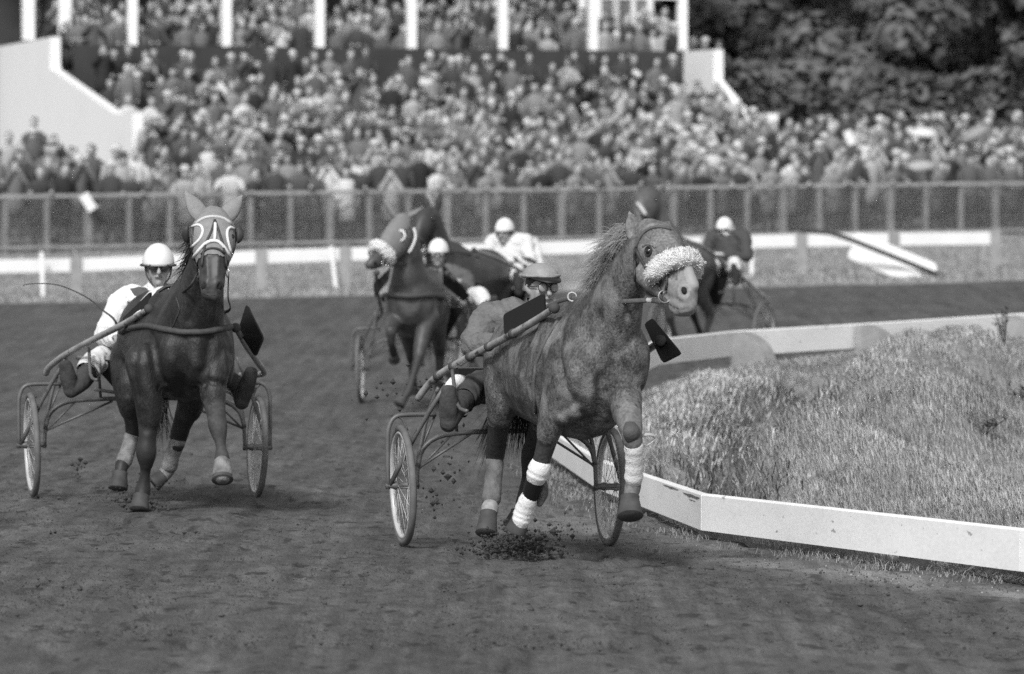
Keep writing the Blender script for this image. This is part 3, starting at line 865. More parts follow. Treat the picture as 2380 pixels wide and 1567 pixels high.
# ---------------------------------------------------------------- trees beyond the stand
def make_trees():
    M_leaf = gm('foliage', .122, .85, var=.22, scale=.5, var2=.2, scale2=3, spec=.2); M_bark = gm('bark', .04, .95, var=.3, scale=6)
    sites = [(6.2, 176, 15, 4.6), (10.4, 178, 15.5, 4.8), (14.6, 176, 15, 4.8), (18.8, 178, 15.5, 4.8), (23.0, 175, 14.5, 4.6), (6.6, 158, 9.5, 2.6), (9.3, 153, 8.5, 2.8), (12.4, 156, 9.5, 2.9), (15.6, 152, 9.0, 2.9), (18.6, 157, 10, 3.0), (7.9, 166, 12.5, 3.2), (11.2, 168, 13, 3.3), (14.6, 167, 13, 3.4), (18.2, 168, 13, 3.4), (21.5, 163, 12, 3.2), (4.6, 169, 12, 3.0)]
    looks = ['tallest dark tree of the rearmost row, behind the gallery end', 'tall broad tree of the rearmost row, next to the gallery end', 'tall broad tree in the middle of the rearmost row', 'tall broad tree of the rearmost row over the umbrellas', 'last tree of the rearmost row at the right edge', 'dark bushy tree just behind the right end of the grandstand', 'lower dark tree beside the white end wall of the stand', 'dense dark tree above the middle of the standing crowd', 'round dark tree over the umbrellas at the right',
             'dark tree at the right edge of the crowd', 'tall dark tree rising behind the stand end wall', 'tall dense tree second from the stand in the back row', 'tall dark tree third from the stand in the back row', 'tall tree fourth from the stand in the back row', 'tall tree at the far right end of the back row', 'tall dark tree partly hidden by the gallery columns']
    for i, (x, y, h, r) in enumerate(sites):
        z = gz(x, y)
        T = Thing('tree', looks[i], 'tree', (x, y, z), 'dark trees beyond the stand')
        tr = MB(); tr.tube([(x, y, z - .2), (x + .1, y, z + h * .3), (x - .05, y + .1, z + h * .62)], [.3, .22, .1], 8)
        T.part('trunk', tr, M_bark)
        lb = MB()
        lobes = []
        for k in range(34 if r < 4 else 60):
            a = random.uniform(0, 6.28); q = random.uniform(.1, 1) ** .6; zz = random.uniform(.02, 1)
            rr = r * (1 - .45 * abs(zz - .4)) * q
            lobes.append((x + math.cos(a) * rr, y + math.sin(a) * rr, z + .4 + h * .95 * zz, random.uniform(.75, 1.35)))
        for k in range(9):
            l = lobes[k]; lb.tube([(x, y, z + h * random.uniform(.2, .5)), ((x + l[0]) / 2, (y + l[1]) / 2, (z + h * .3 + l[2]) / 2), l[:3]], [.1, .06, .025], 5)
        T.part('limb', lb, M_bark)
        L = np.array(lobes); n = 10500 if r < 4 else 15000
        j = RNG.integers(0, len(L), n)
        D = RNG.normal(size=(n, 3)); D /= np.linalg.norm(D, axis=1)[:, None]
        C = L[j, :3] + D * (L[j, 3] * RNG.uniform(.6, 1.15, n) )[:, None] * np.array((1, 1, .8))
        A = RNG.normal(size=(n, 3)); A -= D * (A * D).sum(1)[:, None] * .7; A /= np.linalg.norm(A, axis=1)[:, None]
        B = np.cross(A, D + RNG.normal(size=(n, 3)) * .35); B /= np.linalg.norm(B, axis=1)[:, None]
        s = RNG.uniform(.10, .30, n)[:, None]
        V = np.stack([C - A * s, C - B * s * .6, C + A * s, C + B * s * .6], 1).reshape(-1, 3)
        T.part('crown', quick_mesh('crown', V - T.base, np.arange(n * 4).reshape(-1, 4), M_leaf, smooth=False), M_leaf)
    # undergrowth that closes the view below the crowns
    n = 16000
    x = RNG.uniform(4, 24, n); y = 151 + RNG.uniform(-.8, .8, n) + (x - 10) * .1
    z = ground(x, y) + RNG.random(n) ** .8 * (2.6 + 1.4 * vnoise(x * .7, x * 0, 41))
    C = np.stack([x, y, z], 1); A = RNG.normal(size=(n, 3)); A /= np.linalg.norm(A, axis=1)[:, None]; B = np.cross(A, RNG.normal(size=(n, 3))); B /= np.linalg.norm(B, axis=1)[:, None]; s = RNG.uniform(.12, .28, n)[:, None]
    V = np.stack([C - A * s, C - B * s * .6, C + A * s, C + B * s * .6], 1).reshape(-1, 3)
    tag(link('undergrowth', quick_mesh('undergrowth', V, np.arange(n * 4).reshape(-1, 4), M_leaf, smooth=False)), 'dark undergrowth below the trees behind the crowd', kind='stuff')
make_trees()
# ---------------------------------------------------------------- the crowd
COATS = [('black', .027), ('dark grey', .05), ('grey', .09), ('mid grey', .14), ('light grey', .22), ('pale', .33), ('whitish', .52)]
SPM = [gm('coat_' + n.replace(' ', '_'), v, .9, var=.15, scale=4) for n, v in COATS] + [
    gm('skin_far', .40, .6), gm('hair_dark', .03, .7), gm('hair_grey', .2, .7), gm('hat_dark', .05, .8), gm('hat_pale', .5, .8), gm('trouser_far', .05, .9), gm('scarf_far', .62, .8)]
S_SKIN, S_HD, S_HG, S_HATD, S_HATP, S_TR, S_SC = range(7, 14)
HEADWEAR = [('bare dark head', None), ('dark brimmed hat', S_HATD), ('pale brimmed hat', S_HATP), ('light headscarf', S_SC), ('dark flat cap', S_HATD), ('bare grey head', None)]
def rings(mb, rows, n=8):
    vs = []
    for (z, rx, ry, oy) in rows:
        for k in range(n):
            q = 2 * math.pi * k / n; vs.append((math.cos(q) * rx, oy + math.sin(q) * ry, z))
    fs = []
    for i in range(len(rows) - 1):
        for k in range(n):
            k2 = (k + 1) % n; fs.append((i * n + k, i * n + k2, (i + 1) * n + k2, (i + 1) * n + k))
    fs.append(tuple(range(n - 1, -1, -1))); fs.append(tuple((len(rows) - 1) * n + k for k in range(n)))
    mb.add(vs, fs)
def spectator(coat, head, pose, full=True):
    """a standing figure facing -Y, feet at zero; pose 0 arms down, 1 hands in front, 2 hands at the face, 3 leaning on a rail"""
    mb = MB(); mb.cur = coat
    lean = -.16 if pose == 3 else -.03
    rows = [(.52, .20, .15, 0), (.8, .20, .15, 0), (1.0, .185, .135, lean * .2), (1.2, .205, .14, lean * .6), (1.35, .215, .13, lean), (1.43, .17, .11, lean), (1.475, .075, .07, lean * 1.1)]
    rings(mb, rows)
    o = len(mb.f)
    mb.cur = S_SKIN
    hy = lean * 1.2 - .02
    rings(mb, [(1.46, .055, .06, hy), (1.52, .052, .06, hy), (1.55, .068, .085, hy - .01), (1.62, .078, .1, hy - .01), (1.68, .078, .1, hy - .005), (1.735, .06, .08, hy), (1.755, .02, .03, hy)])
    name, hm = HEADWEAR[head]
    if head in (0, 5):
        mb.cur = S_HD if head == 0 else S_HG
        mb.dome((0, hy + .008, 1.665), (.085, .107, .1), ((1, 0, 0), (0, 1, -.35), (0, .35, 1)), 88, 8, 3, .012)
    elif head in (1, 2):
        mb.cur = hm
        mb.lathe((0, hy, 1.69), (0, -.1, 1), [(.088, 0), (.15, .004), (.15, .016), (.088, .018), (.082, .09), (.05, .105)], 9)
    elif head == 3:
        mb.cur = hm
        mb.dome((0, hy + .015, 1.645), (.094, .112, .122), ((1, 0, 0), (0, 1, -.5), (0, .5, 1)), 105, 8, 4, .012)
    else:
        mb.cur = hm
        mb.ball((0, hy - .01, 1.735), (.1, .125, .035), 8, 5)
    for s in (-1, 1):
        mb.cur = coat
        sh = np.array((s * .2, lean, 1.37))
        if pose == 0: el, ha = (s * .255, lean + .02, 1.1), (s * .24, lean - .04, .86)
        elif pose == 1: el, ha = (s * .26, lean - .02, 1.1), (s * .08, lean - .24, 1.08)
        elif pose == 2: el, ha = (s * .25, lean - .16, 1.22), (s * .07, lean - .2, 1.55)
        else: el, ha = (s * .29, lean - .1, 1.14), (s * .2, lean - .26, 1.2)
        mb.loft([sh, np.array(el), np.array(ha)], [.06, .052, .04], (0, 1, .1), n=6, sub=1, caps=False)
        mb.cur = S_SKIN
        mb.ball(ha, .045, 5, 4)
        if full:
            mb.cur = S_TR
            mb.loft([(s * .09, .01, .6), (s * .1, 0, .3), (s * .1, .02, .07), (s * .11, -.1, .03)], [.085, .065, .05, .04], (1, 0, 0), n=6, sub=1, caps=False)
    return mb
PROTO = {}
def proto(c, h, p):
    k = (c, h, p)
    if k not in PROTO: PROTO[k] = spectator(c, h, p).mesh('spectator', SPM, (0, 0, 0), True)
    return PROTO[k]
ORD = ['first', 'second', 'third', 'fourth', 'fifth', 'sixth', 'seventh', 'eighth', 'ninth', 'tenth', 'eleventh', 'twelfth', 'thirteenth', 'fourteenth', 'fifteenth', 'sixteenth', 'seventeenth', 'eighteenth', 'nineteenth', 'twentieth',
       'twenty-first', 'twenty-second', 'twenty-third', 'twenty-fourth', 'twenty-fifth', 'twenty-sixth', 'twenty-seventh', 'twenty-eighth', 'twenty-ninth', 'thirtieth']
COAT_W = [.11, .17, .2, .2, .17, .1, .05]
def clear_of_wall(x, y):
    """the bank before the left wall is lower: nobody stands high enough to hide the wall"""
    px = CX + x / y * FOC; top = HORIZ - (gz(x, y) + 1.85 - CAM_H) / y * FOC
    return top > (282 if px < 85 else 318 if px < 230 else 338 if px < 345 else -99)
def make_front_rows():
    """the nearest 295 people, each one an object"""
    n = 0; used = set()
    for row in range(7):
        for i in range(0, 60):
            if n >= 295: return
            x = -11.9 + i * .53 + (row % 2) * .26 + random.uniform(-.17, .17)
            if random.random() < (.12 if row < 2 else .04): continue
            y = float(y_fence(x)) + .42 + row * 1.45 + random.uniform(-.5, .5) * (row > 0)
            px = CX + x / y * FOC
            if px < -25 or px > 2400: continue
            if not clear_of_wall(x, y): continue
            panel = int(np.clip(np.searchsorted(FPOSTS, x) - 1, 0, len(FPOSTS) - 2))
            for _ in range(60):
                c = int(RNG.choice(7, p=COAT_W)); h = int(RNG.choice(6, p=[.3, .2, .1, .1, .16, .14]))
                if (row, panel, c, h) not in used: break
            used.add((row, panel, c, h))
            p = 3 if row == 0 and random.random() < .6 else int(RNG.choice(4, p=[.45, .3, .2, .05]))
            o = link('person', proto(c, h, p))
            o.location = (x, y, gz(x, y)); o.rotation_euler = (0, 0, random.uniform(-.5, .5) + .25); s = random.uniform(1.0, 1.14); o.scale = (s * 1.08, s * 1.08, s)
            tag(o, f'person in {COATS[c][0]} coat, {HEADWEAR[h][0]}, {ORD[row]} row behind {ORD[panel]} fence panel from left', 'person', 'spectators standing behind the mesh fence')
            n += 1
def make_crowd():
    """everyone further back: the rest of the standing crowd, the tiers and the gallery"""
    pv = {}
    def arrays(c, h, p):
        k = (c, h, p)
        if k not in pv:
            mb = spectator(c, h, p, full=False)
            F4 = [f if len(f) == 4 else None for f in mb.f]
            fs, mi = [], []
            for f, m in zip(mb.f, mb.mi):
                if len(f) == 4: fs.append(f); mi.append(m)
                elif len(f) == 3: fs.append((f[0], f[1], f[2], f[2])); mi.append(m)
                else:
                    for q in range(1, len(f) - 1, 2): fs.append((f[0], f[q], f[q + 1], f[min(q + 2, len(f) - 1)])); mi.append(m)
            tri = []; tm = []
            for f, m in zip(fs, mi):
                tri.append(f[:3]); tm.append(m)
                if f[3] != f[2]: tri.append((f[0], f[2], f[3])); tm.append(m)
            pv[k] = (np.array(mb.v), np.array(tri), np.array(tm))
        return pv[k]
    VV, FF, MM = [], [], []; off = 0
    def put(x, y, z, dark=0, sc=None):
        nonlocal off
        w = np.array(COAT_W)
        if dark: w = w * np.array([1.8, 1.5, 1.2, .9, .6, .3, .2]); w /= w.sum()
        c = int(RNG.choice(7, p=w / w.sum())); h = int(RNG.choice(6, p=[.3, .18, .12, .12, .14, .14])); p = int(RNG.choice(4, p=[.4, .35, .2, .05]))
        V, F, Mi = arrays(c, h, p)
        a = random.uniform(-.5, .5) + .25; s = sc or random.uniform(1.0, 1.14)
        R = np.array([[math.cos(a), -math.sin(a), 0], [math.sin(a), math.cos(a), 0], [0, 0, 1]])
        VV.append((V * np.array((s * 1.06, s * 1.06, s))) @ R.T + np.array((x, y, z))); FF.append(F + off); MM.append(Mi); off += len(V)
    # standing, from the eighth row up to the stand; to the right end as well
    for row in range(6, 10):
        for i in range(62):
            x = -12.6 + i * .52 + (row % 2) * .26 + random.uniform(-.17, .17)
            y = float(y_fence(x)) + .42 + row * 1.45 + random.uniform(-.5, .5)
            # stay in front of the stand
            q = np.array((x, y, 0)) - ST_O; a, b = q.dot(ST_A), q.dot(ST_B)
            if b > -.35 and -.3 < a < ST_L: continue
            if not clear_of_wall(x, y): continue
            if x > 8.6 and row > 6: continue
            if b > 3 or random.random() < .07: continue
            put(x, y, gz(x, y))
    for j in range(0, TIER_N, 2):
        for i in range(44):
            if random.random() < .10: continue
            a = .55 + i * .44 + (j % 4) * .11 + random.uniform(-.16, .16)
            if a > ST_L - 1.25: continue
            p = stp(a, j * TIER_D + .75 + random.uniform(-.55, .55), TIER0 + j * TIER_H + random.uniform(-.12, .16) - (.30 if j < TIER_N - 2 and random.random() < .7 else 0) + random.uniform(-.06, .06))
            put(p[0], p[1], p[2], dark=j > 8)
    for j in range(5):
        for i in range(48):
            if random.random() < .16: continue
            a = .5 + i * .375 + random.uniform(-.14, .14)
            if a > ST_L - .5: continue
            p = stp(a, 11.5 + j * 1.0 + random.uniform(-.12, .12), 5.95 + j * .25 + random.uniform(-.12, .12))
            put(p[0], p[1], p[2], dark=0)
    for i in range(9):
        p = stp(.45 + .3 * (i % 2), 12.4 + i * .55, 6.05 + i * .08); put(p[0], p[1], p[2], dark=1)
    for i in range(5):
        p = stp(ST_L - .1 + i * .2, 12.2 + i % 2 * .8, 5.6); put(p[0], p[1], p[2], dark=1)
    me = quick_mesh('crowd', np.concatenate(VV), np.concatenate(FF), SPM, True, np.concatenate(MM))
    tag(link('crowd', me), 'packed spectators on the grandstand tiers and the bank before it', kind='stuff')
make_front_rows()
make_crowd()

def make_umbrellas():
    M_u = [gm('umbrella_pale', .62, .7), gm('umbrella_grey', .26, .8), gm('umbrella_mid', .36, .8)]
    looks = ['flat pale umbrella low over the crowd behind the dark jacketed driver', 'white umbrella held high at the back of the standing crowd', 'grey tilted umbrella at the right end of the crowd', 'light grey umbrella in the crowd near the right edge', 'grey umbrella half way up the crowd at the right']
    for i, (px, py, d, w, m, tilt) in enumerate([(1822, 408, 129, .95, 0, .0), (2150, 298, 131, .85, 0, .1), (2258, 300, 131, .9, 1, -.5), (2345, 345, 130, .8, 2, .2), (2135, 375, 129, 1.0, 2, -.1)]):
        c = np.array(at(px, py, d)); up = np.array((math.sin(tilt), -.1, math.cos(tilt)))
        T = Thing('umbrella', looks[i], 'umbrella', c - up * .7, 'umbrellas over the crowd')
        T.part('canopy', MB().dome(c - up * .25, (w / 2, w / 2, .27), ((math.cos(tilt), 0, -math.sin(tilt)), (0, 1, 0), up), 88, 8, 5, .008), M_u[m])
        T.part('shaft', MB().tube([c - up * .75, c + up * .04], .008, 5), SPM[0])
make_umbrellas()
def make_papers():
    M_p = gm('paper', .75, .8)
    where = ['over the fence by the left post', 'in the front row right of the hooded horse', 'in the second row above the gap between the horses', 'near the middle of the bank', 'under the right end wall', 'above the grey horse ears', 'left of the white pier', 'high on the left tiers', 'in the middle of the tiers', 'near the right of the tiers', 'low on the bank behind the third horse', 'on the bank above the barrier']
    for i, (px, py, d, w, a) in enumerate([(205, 470, 116.6, 42, 1.0), (780, 455, 120, 26, .3), (1010, 430, 121, 24, -.2), (1190, 330, 128, 22, .5), (1620, 300, 131, 30, .1), (1560, 440, 124, 26, .2), (1700, 360, 129, 26, .4), (515, 205, 135, 30, .9), (990, 190, 138, 30, .2), (1480, 170, 141, 20, .6), (830, 395, 122, 26, .3), (1975, 320, 130, 34, 1.2)]):
        c = np.array(at(px, py, d)); s = w / pxm(d) / 2
        u = np.array((math.cos(a), 0, -math.sin(a))); v = np.array((math.sin(a), -.25, math.cos(a))) * .55
        o = link('race_card', MB().box(c * 0, u * s, np.array((0, .012, .004)), v * s).mesh('race_card', M_p, (0, 0, 0), False), loc=c)
        tag(o, 'folded white race card held up ' + where[i], 'race card', 'race cards in the crowd')
make_papers()
# ---------------------------------------------------------------- racing: frames of reference
class Frame:
    """u metres ahead of the axle, v metres towards the picture's right, z metres above the ground there"""
    def __init__(self, px, d, a, dz=0.0):
        x = (px - CX) / FOC * d
        self.a = math.radians(a); self.o = np.array((x, d, gz(x, d) + dz))
        self.h = np.array((math.sin(self.a), -math.cos(self.a), 0)); self.r = np.array((math.cos(self.a), math.sin(self.a), 0))
    def L(self, u, v, z): return self.o + self.h * u + self.r * v + np.array((0, 0, z))
    def P(self, px, py, u): return np.array(at(px, py, float(self.o[1] + self.h[1] * u)))
M_tube = gm('sulky_tube', .10, .45, var=.25, scale=12, spec=.5, wear_or_shade=(14, .62, .05))
M_shaft = gm('shaft_wood', .26, .4, var=.3, scale=10, spec=.5, wear_or_shade=(11, .6, .06))
M_bind = gm('shaft_binding', .06, .8)
M_tyre = gm('tyre', .13, .8, var=.2, scale=14); M_rim = gm('rim', .45, .35, spec=.6); M_spoke = gm('spoke', .5, .35, spec=.6)
M_black = gm('black_leather', .012, .45, spec=.35); M_leather = gm('leather', .045, .6, spec=.4, var=.2, scale=30); M_strap = gm('webbing', .11, .8, var=.2, scale=40)
M_metal = gm('bit_metal', .6, .25, metal=.8); M_fleece = gm('fleece', .72, .95, var=.10, scale=30, bump=.9, bscale=120)
M_hoof = gm('hoof_horn', .06, .7, var=.3, scale=14); M_eye = gm('eye', .008, .08, spec=.8); M_dark = gm('nostril', .012, .8)
M_skin = gm('skin', .30, .55, var=.1, scale=20, spec=.35); M_lip = gm('lip', .13, .6); M_hair = gm('hair', .03, .6)
M_helmet = gm('helmet_white', .74, .3, spec=.5, wear_or_shade=(60, .70, .2)); M_glove_w = gm('glove_white', .65, .8); M_boot = gm('boot_mud', .05, .8, var=.35, scale=14, bump=.4, bscale=30)
M_bandage = gm('bandage', .74, .85, bump=.3, bscale=60, wear_or_shade=(25, .66, .25)); M_glass = gm('dark_lens', .03, .08, spec=.8)

def sulky(F, label, w=1.3, shafts=None, plates=None, seat_v=0.0, wheel_yaw=None, seat_z=.90, flap=True, detail=True, fancy=True):
    T = Thing('sulky', label, 'sulky', F.o, 'racing sulkies on the track')
    L = F.L; R = .35
    nsp = 28 if detail else 16
    for s in (-1, 1):
        c = L(0, s * w / 2, 0); g = gz(c[0], c[1]) - F.o[2]; c = L(0, s * w / 2, R + g + .002)
        wy = F.a if wheel_yaw is None else math.radians(wheel_yaw)
        ax = np.array((math.cos(wy), math.sin(wy), 0)); ax = ax + np.array((0, 0, -.03 * s)); ax /= np.linalg.norm(ax)
        hub = T.part('wheel', MB().lathe(c - ax * .06, ax, [(.012, -.035), (.018, 0), (.026, .02), (.02, .04), (.02, .08), (.026, .1), (.018, .12), (.012, .155)], 12), M_tube)
        T.part('tyre', MB().torus(c, ax, R - .021, .021, 56, 10), M_tyre, hub)
        T.part('rim', MB().torus(c, ax, R - .046, .0125, 56, 8, 1.5), M_rim, hub)
        sp = MB()
        e1 = np.cross(ax, (0, 0, 1)); e1 /= np.linalg.norm(e1); e2 = np.cross(ax, e1)
        for k in range(nsp):
            q = 2 * math.pi * k / nsp; q2 = q + (.55 if k % 4 < 2 else -.55); o = ax * (.03 if k % 2 else -.03)
            sp.tube([c + o + (e1 * math.cos(q2) + e2 * math.sin(q2)) * .022, c + (e1 * math.cos(q) + e2 * math.sin(q)) * (R - .05)], .0016 if detail else .0025, 4)
        T.part('spoke', sp, M_spoke, hub)
        v = s * w / 2
        fk = MB()
        zc = R + g
        fk.tube([L(0, v + s * .085, zc - .02), L(0, v + s * .087, .60), L(.0, v + s * .08, .70), L(0, v + s * .045, .758), L(0, v - s * .03, .772), L(0, v - s * .20, .772)], .0135, 8, 3)
        fk.tube([L(0, v + s * .03, .765), L(0, v - s * .005, .74), L(0, v - s * .03, .68)], .008, 6, 3)
        T.part('wheel_fork', fk, M_tube)
        ik = MB()
        ik.tube([L(0, v - s * .085, zc - .02), L(0, v - s * .10, .55), L(0, v - s * .155, .78), L(.1, v - s * .19, .93)], .0125, 8, 3)
        ik.tube([L(0, v + s * .075, zc), L(.12, v - s * .05, .66), L(.27, v - s * .19, .95)], .0135, 8, 2)
        ik.tube([L(0, v - s * .09, zc + .16), L(-.02, v - s * .20, .77)], .008, 6)
        T.part('strut', ik, M_tube)
        T.part('axle_stub', MB().tube([L(0, v - s * .1, zc), L(0, v + s * .1, zc)], .014, 8), M_tube)
    iv = w / 2 - .09
    ar = MB()
    ar.tube([L(0, -iv, .47), L(0, -iv + .03, .57), L(0, -iv + .12, .64), L(0, -iv + .28, .665), L(0, 0, .672), L(0, iv - .28, .665), L(0, iv - .12, .64), L(0, iv - .03, .57), L(0, iv, .47)], .0155, 8, 3)
    T.part('axle_arch', ar, M_tube)
    for s in (-1, 1):
        for q in (([L(0, s * iv, .46), L(0, s * .22, .655)], .008), ([L(0, s * iv, .45), L(0, s * (iv - .20), .65)], .007), ([L(0, s * .30, .665), L(.08, s * .33, .92)], .01)): T.part('brace', MB().tube(q[0], q[1], 6), M_tube)
    # shafts
    if shafts is None:
        shafts = [[L(-.12, s * (w / 2 - .14), .84), L(.12, s * .47, .93), L(.5, s * .455, 1.05), L(1.2, s * .42, 1.22), L(1.85, s * .35, 1.35)] for s in (-1, 1)]
    for sh in shafts:
        o = T.part('shaft', MB().tube(sh, [.021] * (len(sh) - 1) + [.018], 10, 6), M_shaft)
        if fancy:
            P = catmull([np.array(p, float) for p in sh], 10); n = len(P)
            for fr in (.22, .32, .42, .53, .66):
                k = int(fr * (n - 1)); t = P[k + 1] - P[k - 1]; t /= np.linalg.norm(t)
                T.part('binding', MB().lathe(P[k] - t * .022, t, [(.021, 0), (.0265, .004), (.0275, .022), (.0265, .04), (.021, .044)], 12), M_bind, o)
        T.part('shaft_tip', MB().ball(sh[-1], .032, 10, 7), M_bind, o)
    # seat on a cross bar, dust cloth below it
    zc = seat_z
    T.part('seat_bar', MB().tube([L(.06, -.47, zc + .02), L(.02, -.25, zc), L(.02, .25, zc), L(.06, .47, zc + .02)], .016, 8), M_tube)
    st = MB(); st.loft([L(-.2, seat_v, zc + .05), L(0, seat_v, zc + .045), L(.16, seat_v, zc + .04)], [(.2, .02), (.23, .035), (.19, .02)], F.r, 14, 3)
    T.part('seat', st, M_black)
    if flap:
        T.part('dust_cloth', MB().plate([L(.36, -.40, zc + .06), L(.36, .40, zc + .06), L(.25, .22, .68), L(.25, -.22, .68)], .012), M_black, smooth=False)
    for s in (-1, 1):
        ft = MB(); q = L(.80, s * .47, .84)
        ft.tube([L(.5, s * .455, 1.04), L(.72, s * .48, .85), L(.86, s * .46, .82)], .011, 7, 3)
        T.part('stirrup', ft, M_tube)
    if plates:
        for c in plates:
            o = T.part('shield', MB().plate(c, .014), M_black, smooth=False)
            cc = np.mean(np.array(c), 0)
    return T

# ---------------------------------------------------------------- horses
def bodymesh(T, fused, zmats, default):
    V, F, zi, zones = fused
    mats = [zmats.get(z, default) for z in zones]
    me = quick_mesh('body', V - T.base, F, mats, True, zi)
    return T.part('body', me, None)
def shell(fused, pick, off, noise=0.0):
    """faces of one zone lifted off the skin: clothing, hoods"""
    V, F, zi, zones = fused
    fn = np.cross(V[F[:, 2]] - V[F[:, 0]], V[F[:, 3]] - V[F[:, 1]])
    N = np.zeros_like(V)
    for k in range(4): np.add.at(N, F[:, k], fn)
    N /= np.maximum(np.linalg.norm(N, axis=1)[:, None], 1e-12)
    sel = np.isin(zi, [zones.index(z) for z in pick if z in zones])
    f = F[sel]
    u, inv = np.unique(f.ravel(), return_inverse=True)
    o = np.full(len(u), off)
    if noise:
        p = V[u]
        q = vnoise(p[:, 0] * 14 + p[:, 1] * 9, p[:, 2] * 26 + p[:, 0] * 17, 51) + .5 * vnoise(p[:, 0] * 31 + p[:, 2] * 20, p[:, 1] * 30 - p[:, 2] * 28, 52)
        o = o + noise * (q - .6)
    return V[u] + N[u] * o[:, None], inv.reshape(-1, 4)
def hoof(T, a, b, r=.05, spread=1.22, hint=(1, 0, 0)):
    a, b = np.array(a, float), np.array(b, float)
    mb = MB(); e = (b - a) / np.linalg.norm(b - a); mb.loft([a - e * .004, a, a + e * .012, a * .5 + b * .5, b - e * .004, b], [r * .8, r * .97, r * .92, r * 1.06, r * spread, r * spread * .985], hint, 16, 1, caps=False)
    return T.part('hoof', mb, M_hoof)
def torso(F, k=1.0, zz=0.0, hw=1.0, zone='coat'):
    L = F.L
    rows = [(.26, 1.12, .10, .14), (.40, 1.10, .20, .25), (.65, 1.08, .265, .32), (1.0, 1.05, .275, .325), (1.35, 1.03, .285, .345), (1.65, 1.05, .265, .37), (1.86, 1.06, .235, .335), (1.95, 1.06, .20, .285)]
    out = [(zone, [L(u * k, 0, z + zz) for u, z, a, b in rows], [(a * hw, b) for u, z, a, b in rows], F.r)]
    # withers, shoulders, breast muscles, haunches
    out.append((zone, [L(.6, 0, 1.28 + zz), L(1.2, 0, 1.28 + zz), L(1.6, 0, 1.37 + zz), L(1.8, 0, 1.38 + zz)], [(.14, .1), (.13, .1), (.10, .11), (.11, .11)], F.r))
    for s in (-1, 1):
        out.append((zone, [L(1.5, s * .14 * hw, 1.28 + zz), L(1.72, s * .165 * hw, 1.12 + zz), L(1.88, s * .16 * hw, .97 + zz), L(1.86, s * .165 * hw, .84 + zz)], [(.08, .11), (.09, .13), (.085, .12), (.07, .09)], F.r))
        out.append((zone, [L(1.93, s * .08 * hw, 1.2 + zz), L(2.00, s * .11 * hw, 1.03 + zz), L(1.95, s * .11 * hw, .88 + zz)], [(.09, .08), (.115, .10), (.09, .08)], F.r))
        out.append((zone, [L(.75, s * .11 * hw, 1.25 + zz), L(.5, s * .13 * hw, 1.12 + zz), L(.5, s * .13 * hw, .9 + zz)], [(.1, .12), (.12, .16), (.1, .13)], F.r))
    return out
def mane(T, roots, flow, n, length, w, mat, spread=.35, name='mane'):
    mb = MB(); R = catmull([np.array(r, float) for r in roots], 8); m = len(R)
    fl = np.array(flow, float); fl /= np.linalg.norm(fl)
    for i in range(n):
        f = random.random() * (m - 1); k = min(int(f), m - 2); p = R[k] + (R[k + 1] - R[k]) * (f - k)
        p = p + np.array((random.gauss(0, .008), random.gauss(0, .012), random.gauss(0, .008)))
        l = length * random.uniform(.55, 1.1)
        d = fl + np.array((random.gauss(0, spread * .5), random.gauss(0, spread * .6), random.gauss(0, spread)))
        c = np.array((random.gauss(0, .05), random.gauss(0, .05), random.gauss(-.06, .07)))
        pts = []
        for t in (0, .2, .4, .6, .8, 1.0): pts.append(p + d * l * t + c * (t * t) * 1.6 * l / .3 + np.array((0, 0, .03 * math.sin(3.0 * t))) * l / .3)
        mb.strand(pts, w * random.uniform(.6, 1.3), (random.uniform(-.4, .4), random.uniform(-.3, .3), 1))
    return T.part(name, mb, mat)
def locks(T, roots, flow, nl, per, length, w, mat, name='mane'):
    """wavy locks: strands that run together and fall away at the tips"""
    mb = MB(); R = catmull([np.array(r, float) for r in roots], 10); m = len(R)
    for i in range(nl):
        f = (i + random.random()) / nl * (m - 1); k = min(int(f), m - 2); p0 = R[k] + (R[k + 1] - R[k]) * (f - k)
        l = length * random.uniform(.5, 1.1) * (.8 + .35 * math.sin(math.pi * min(i / nl + .15, 1)))
        d = flow + np.array((random.gauss(0, .08), random.gauss(0, .2), random.gauss(0, .22))); ph = random.uniform(0, 6.28); am = random.uniform(.008, .02); dr = random.uniform(.1, .7)
        for j in range(per):
            o = np.array((random.gauss(0, .006), random.gauss(0, .014), random.gauss(0, .008))); lj = l * random.uniform(.75, 1.08); sp = np.array((random.gauss(0, .02), random.gauss(0, .02), random.gauss(0, .03)))
            pts = []
            for t in np.linspace(0, 1, 8):
                wv = math.sin(7 * t + ph) * am * t
                pts.append(p0 + o + d * lj * t + np.array((0, 0, .055 * math.sin(math.pi * t * .8) - dr * lj * t * t * .55 + wv)) + np.array((wv * .4, 0, 0)) + sp * t * t)
            mb.strand(pts, w * random.uniform(.5, 1.2), (random.uniform(-.25, .1), random.uniform(-.4, .2), 1))
    return T.part(name, mb, mat)
def ear(T, base, tip, w, hint, mat, fwd):
    base, tip = np.array(base, float), np.array(tip, float)
    a = MB(); m1 = base + (tip - base) * .35; m2 = base + (tip - base) * .7
    a.loft([base, m1, m2, tip], [(w * .75, w * .45), (w, w * .5), (w * .7, w * .35), (w * .12, w * .1)], hint, 12, 3)
    o = T.part('ear', a, mat)
    return o
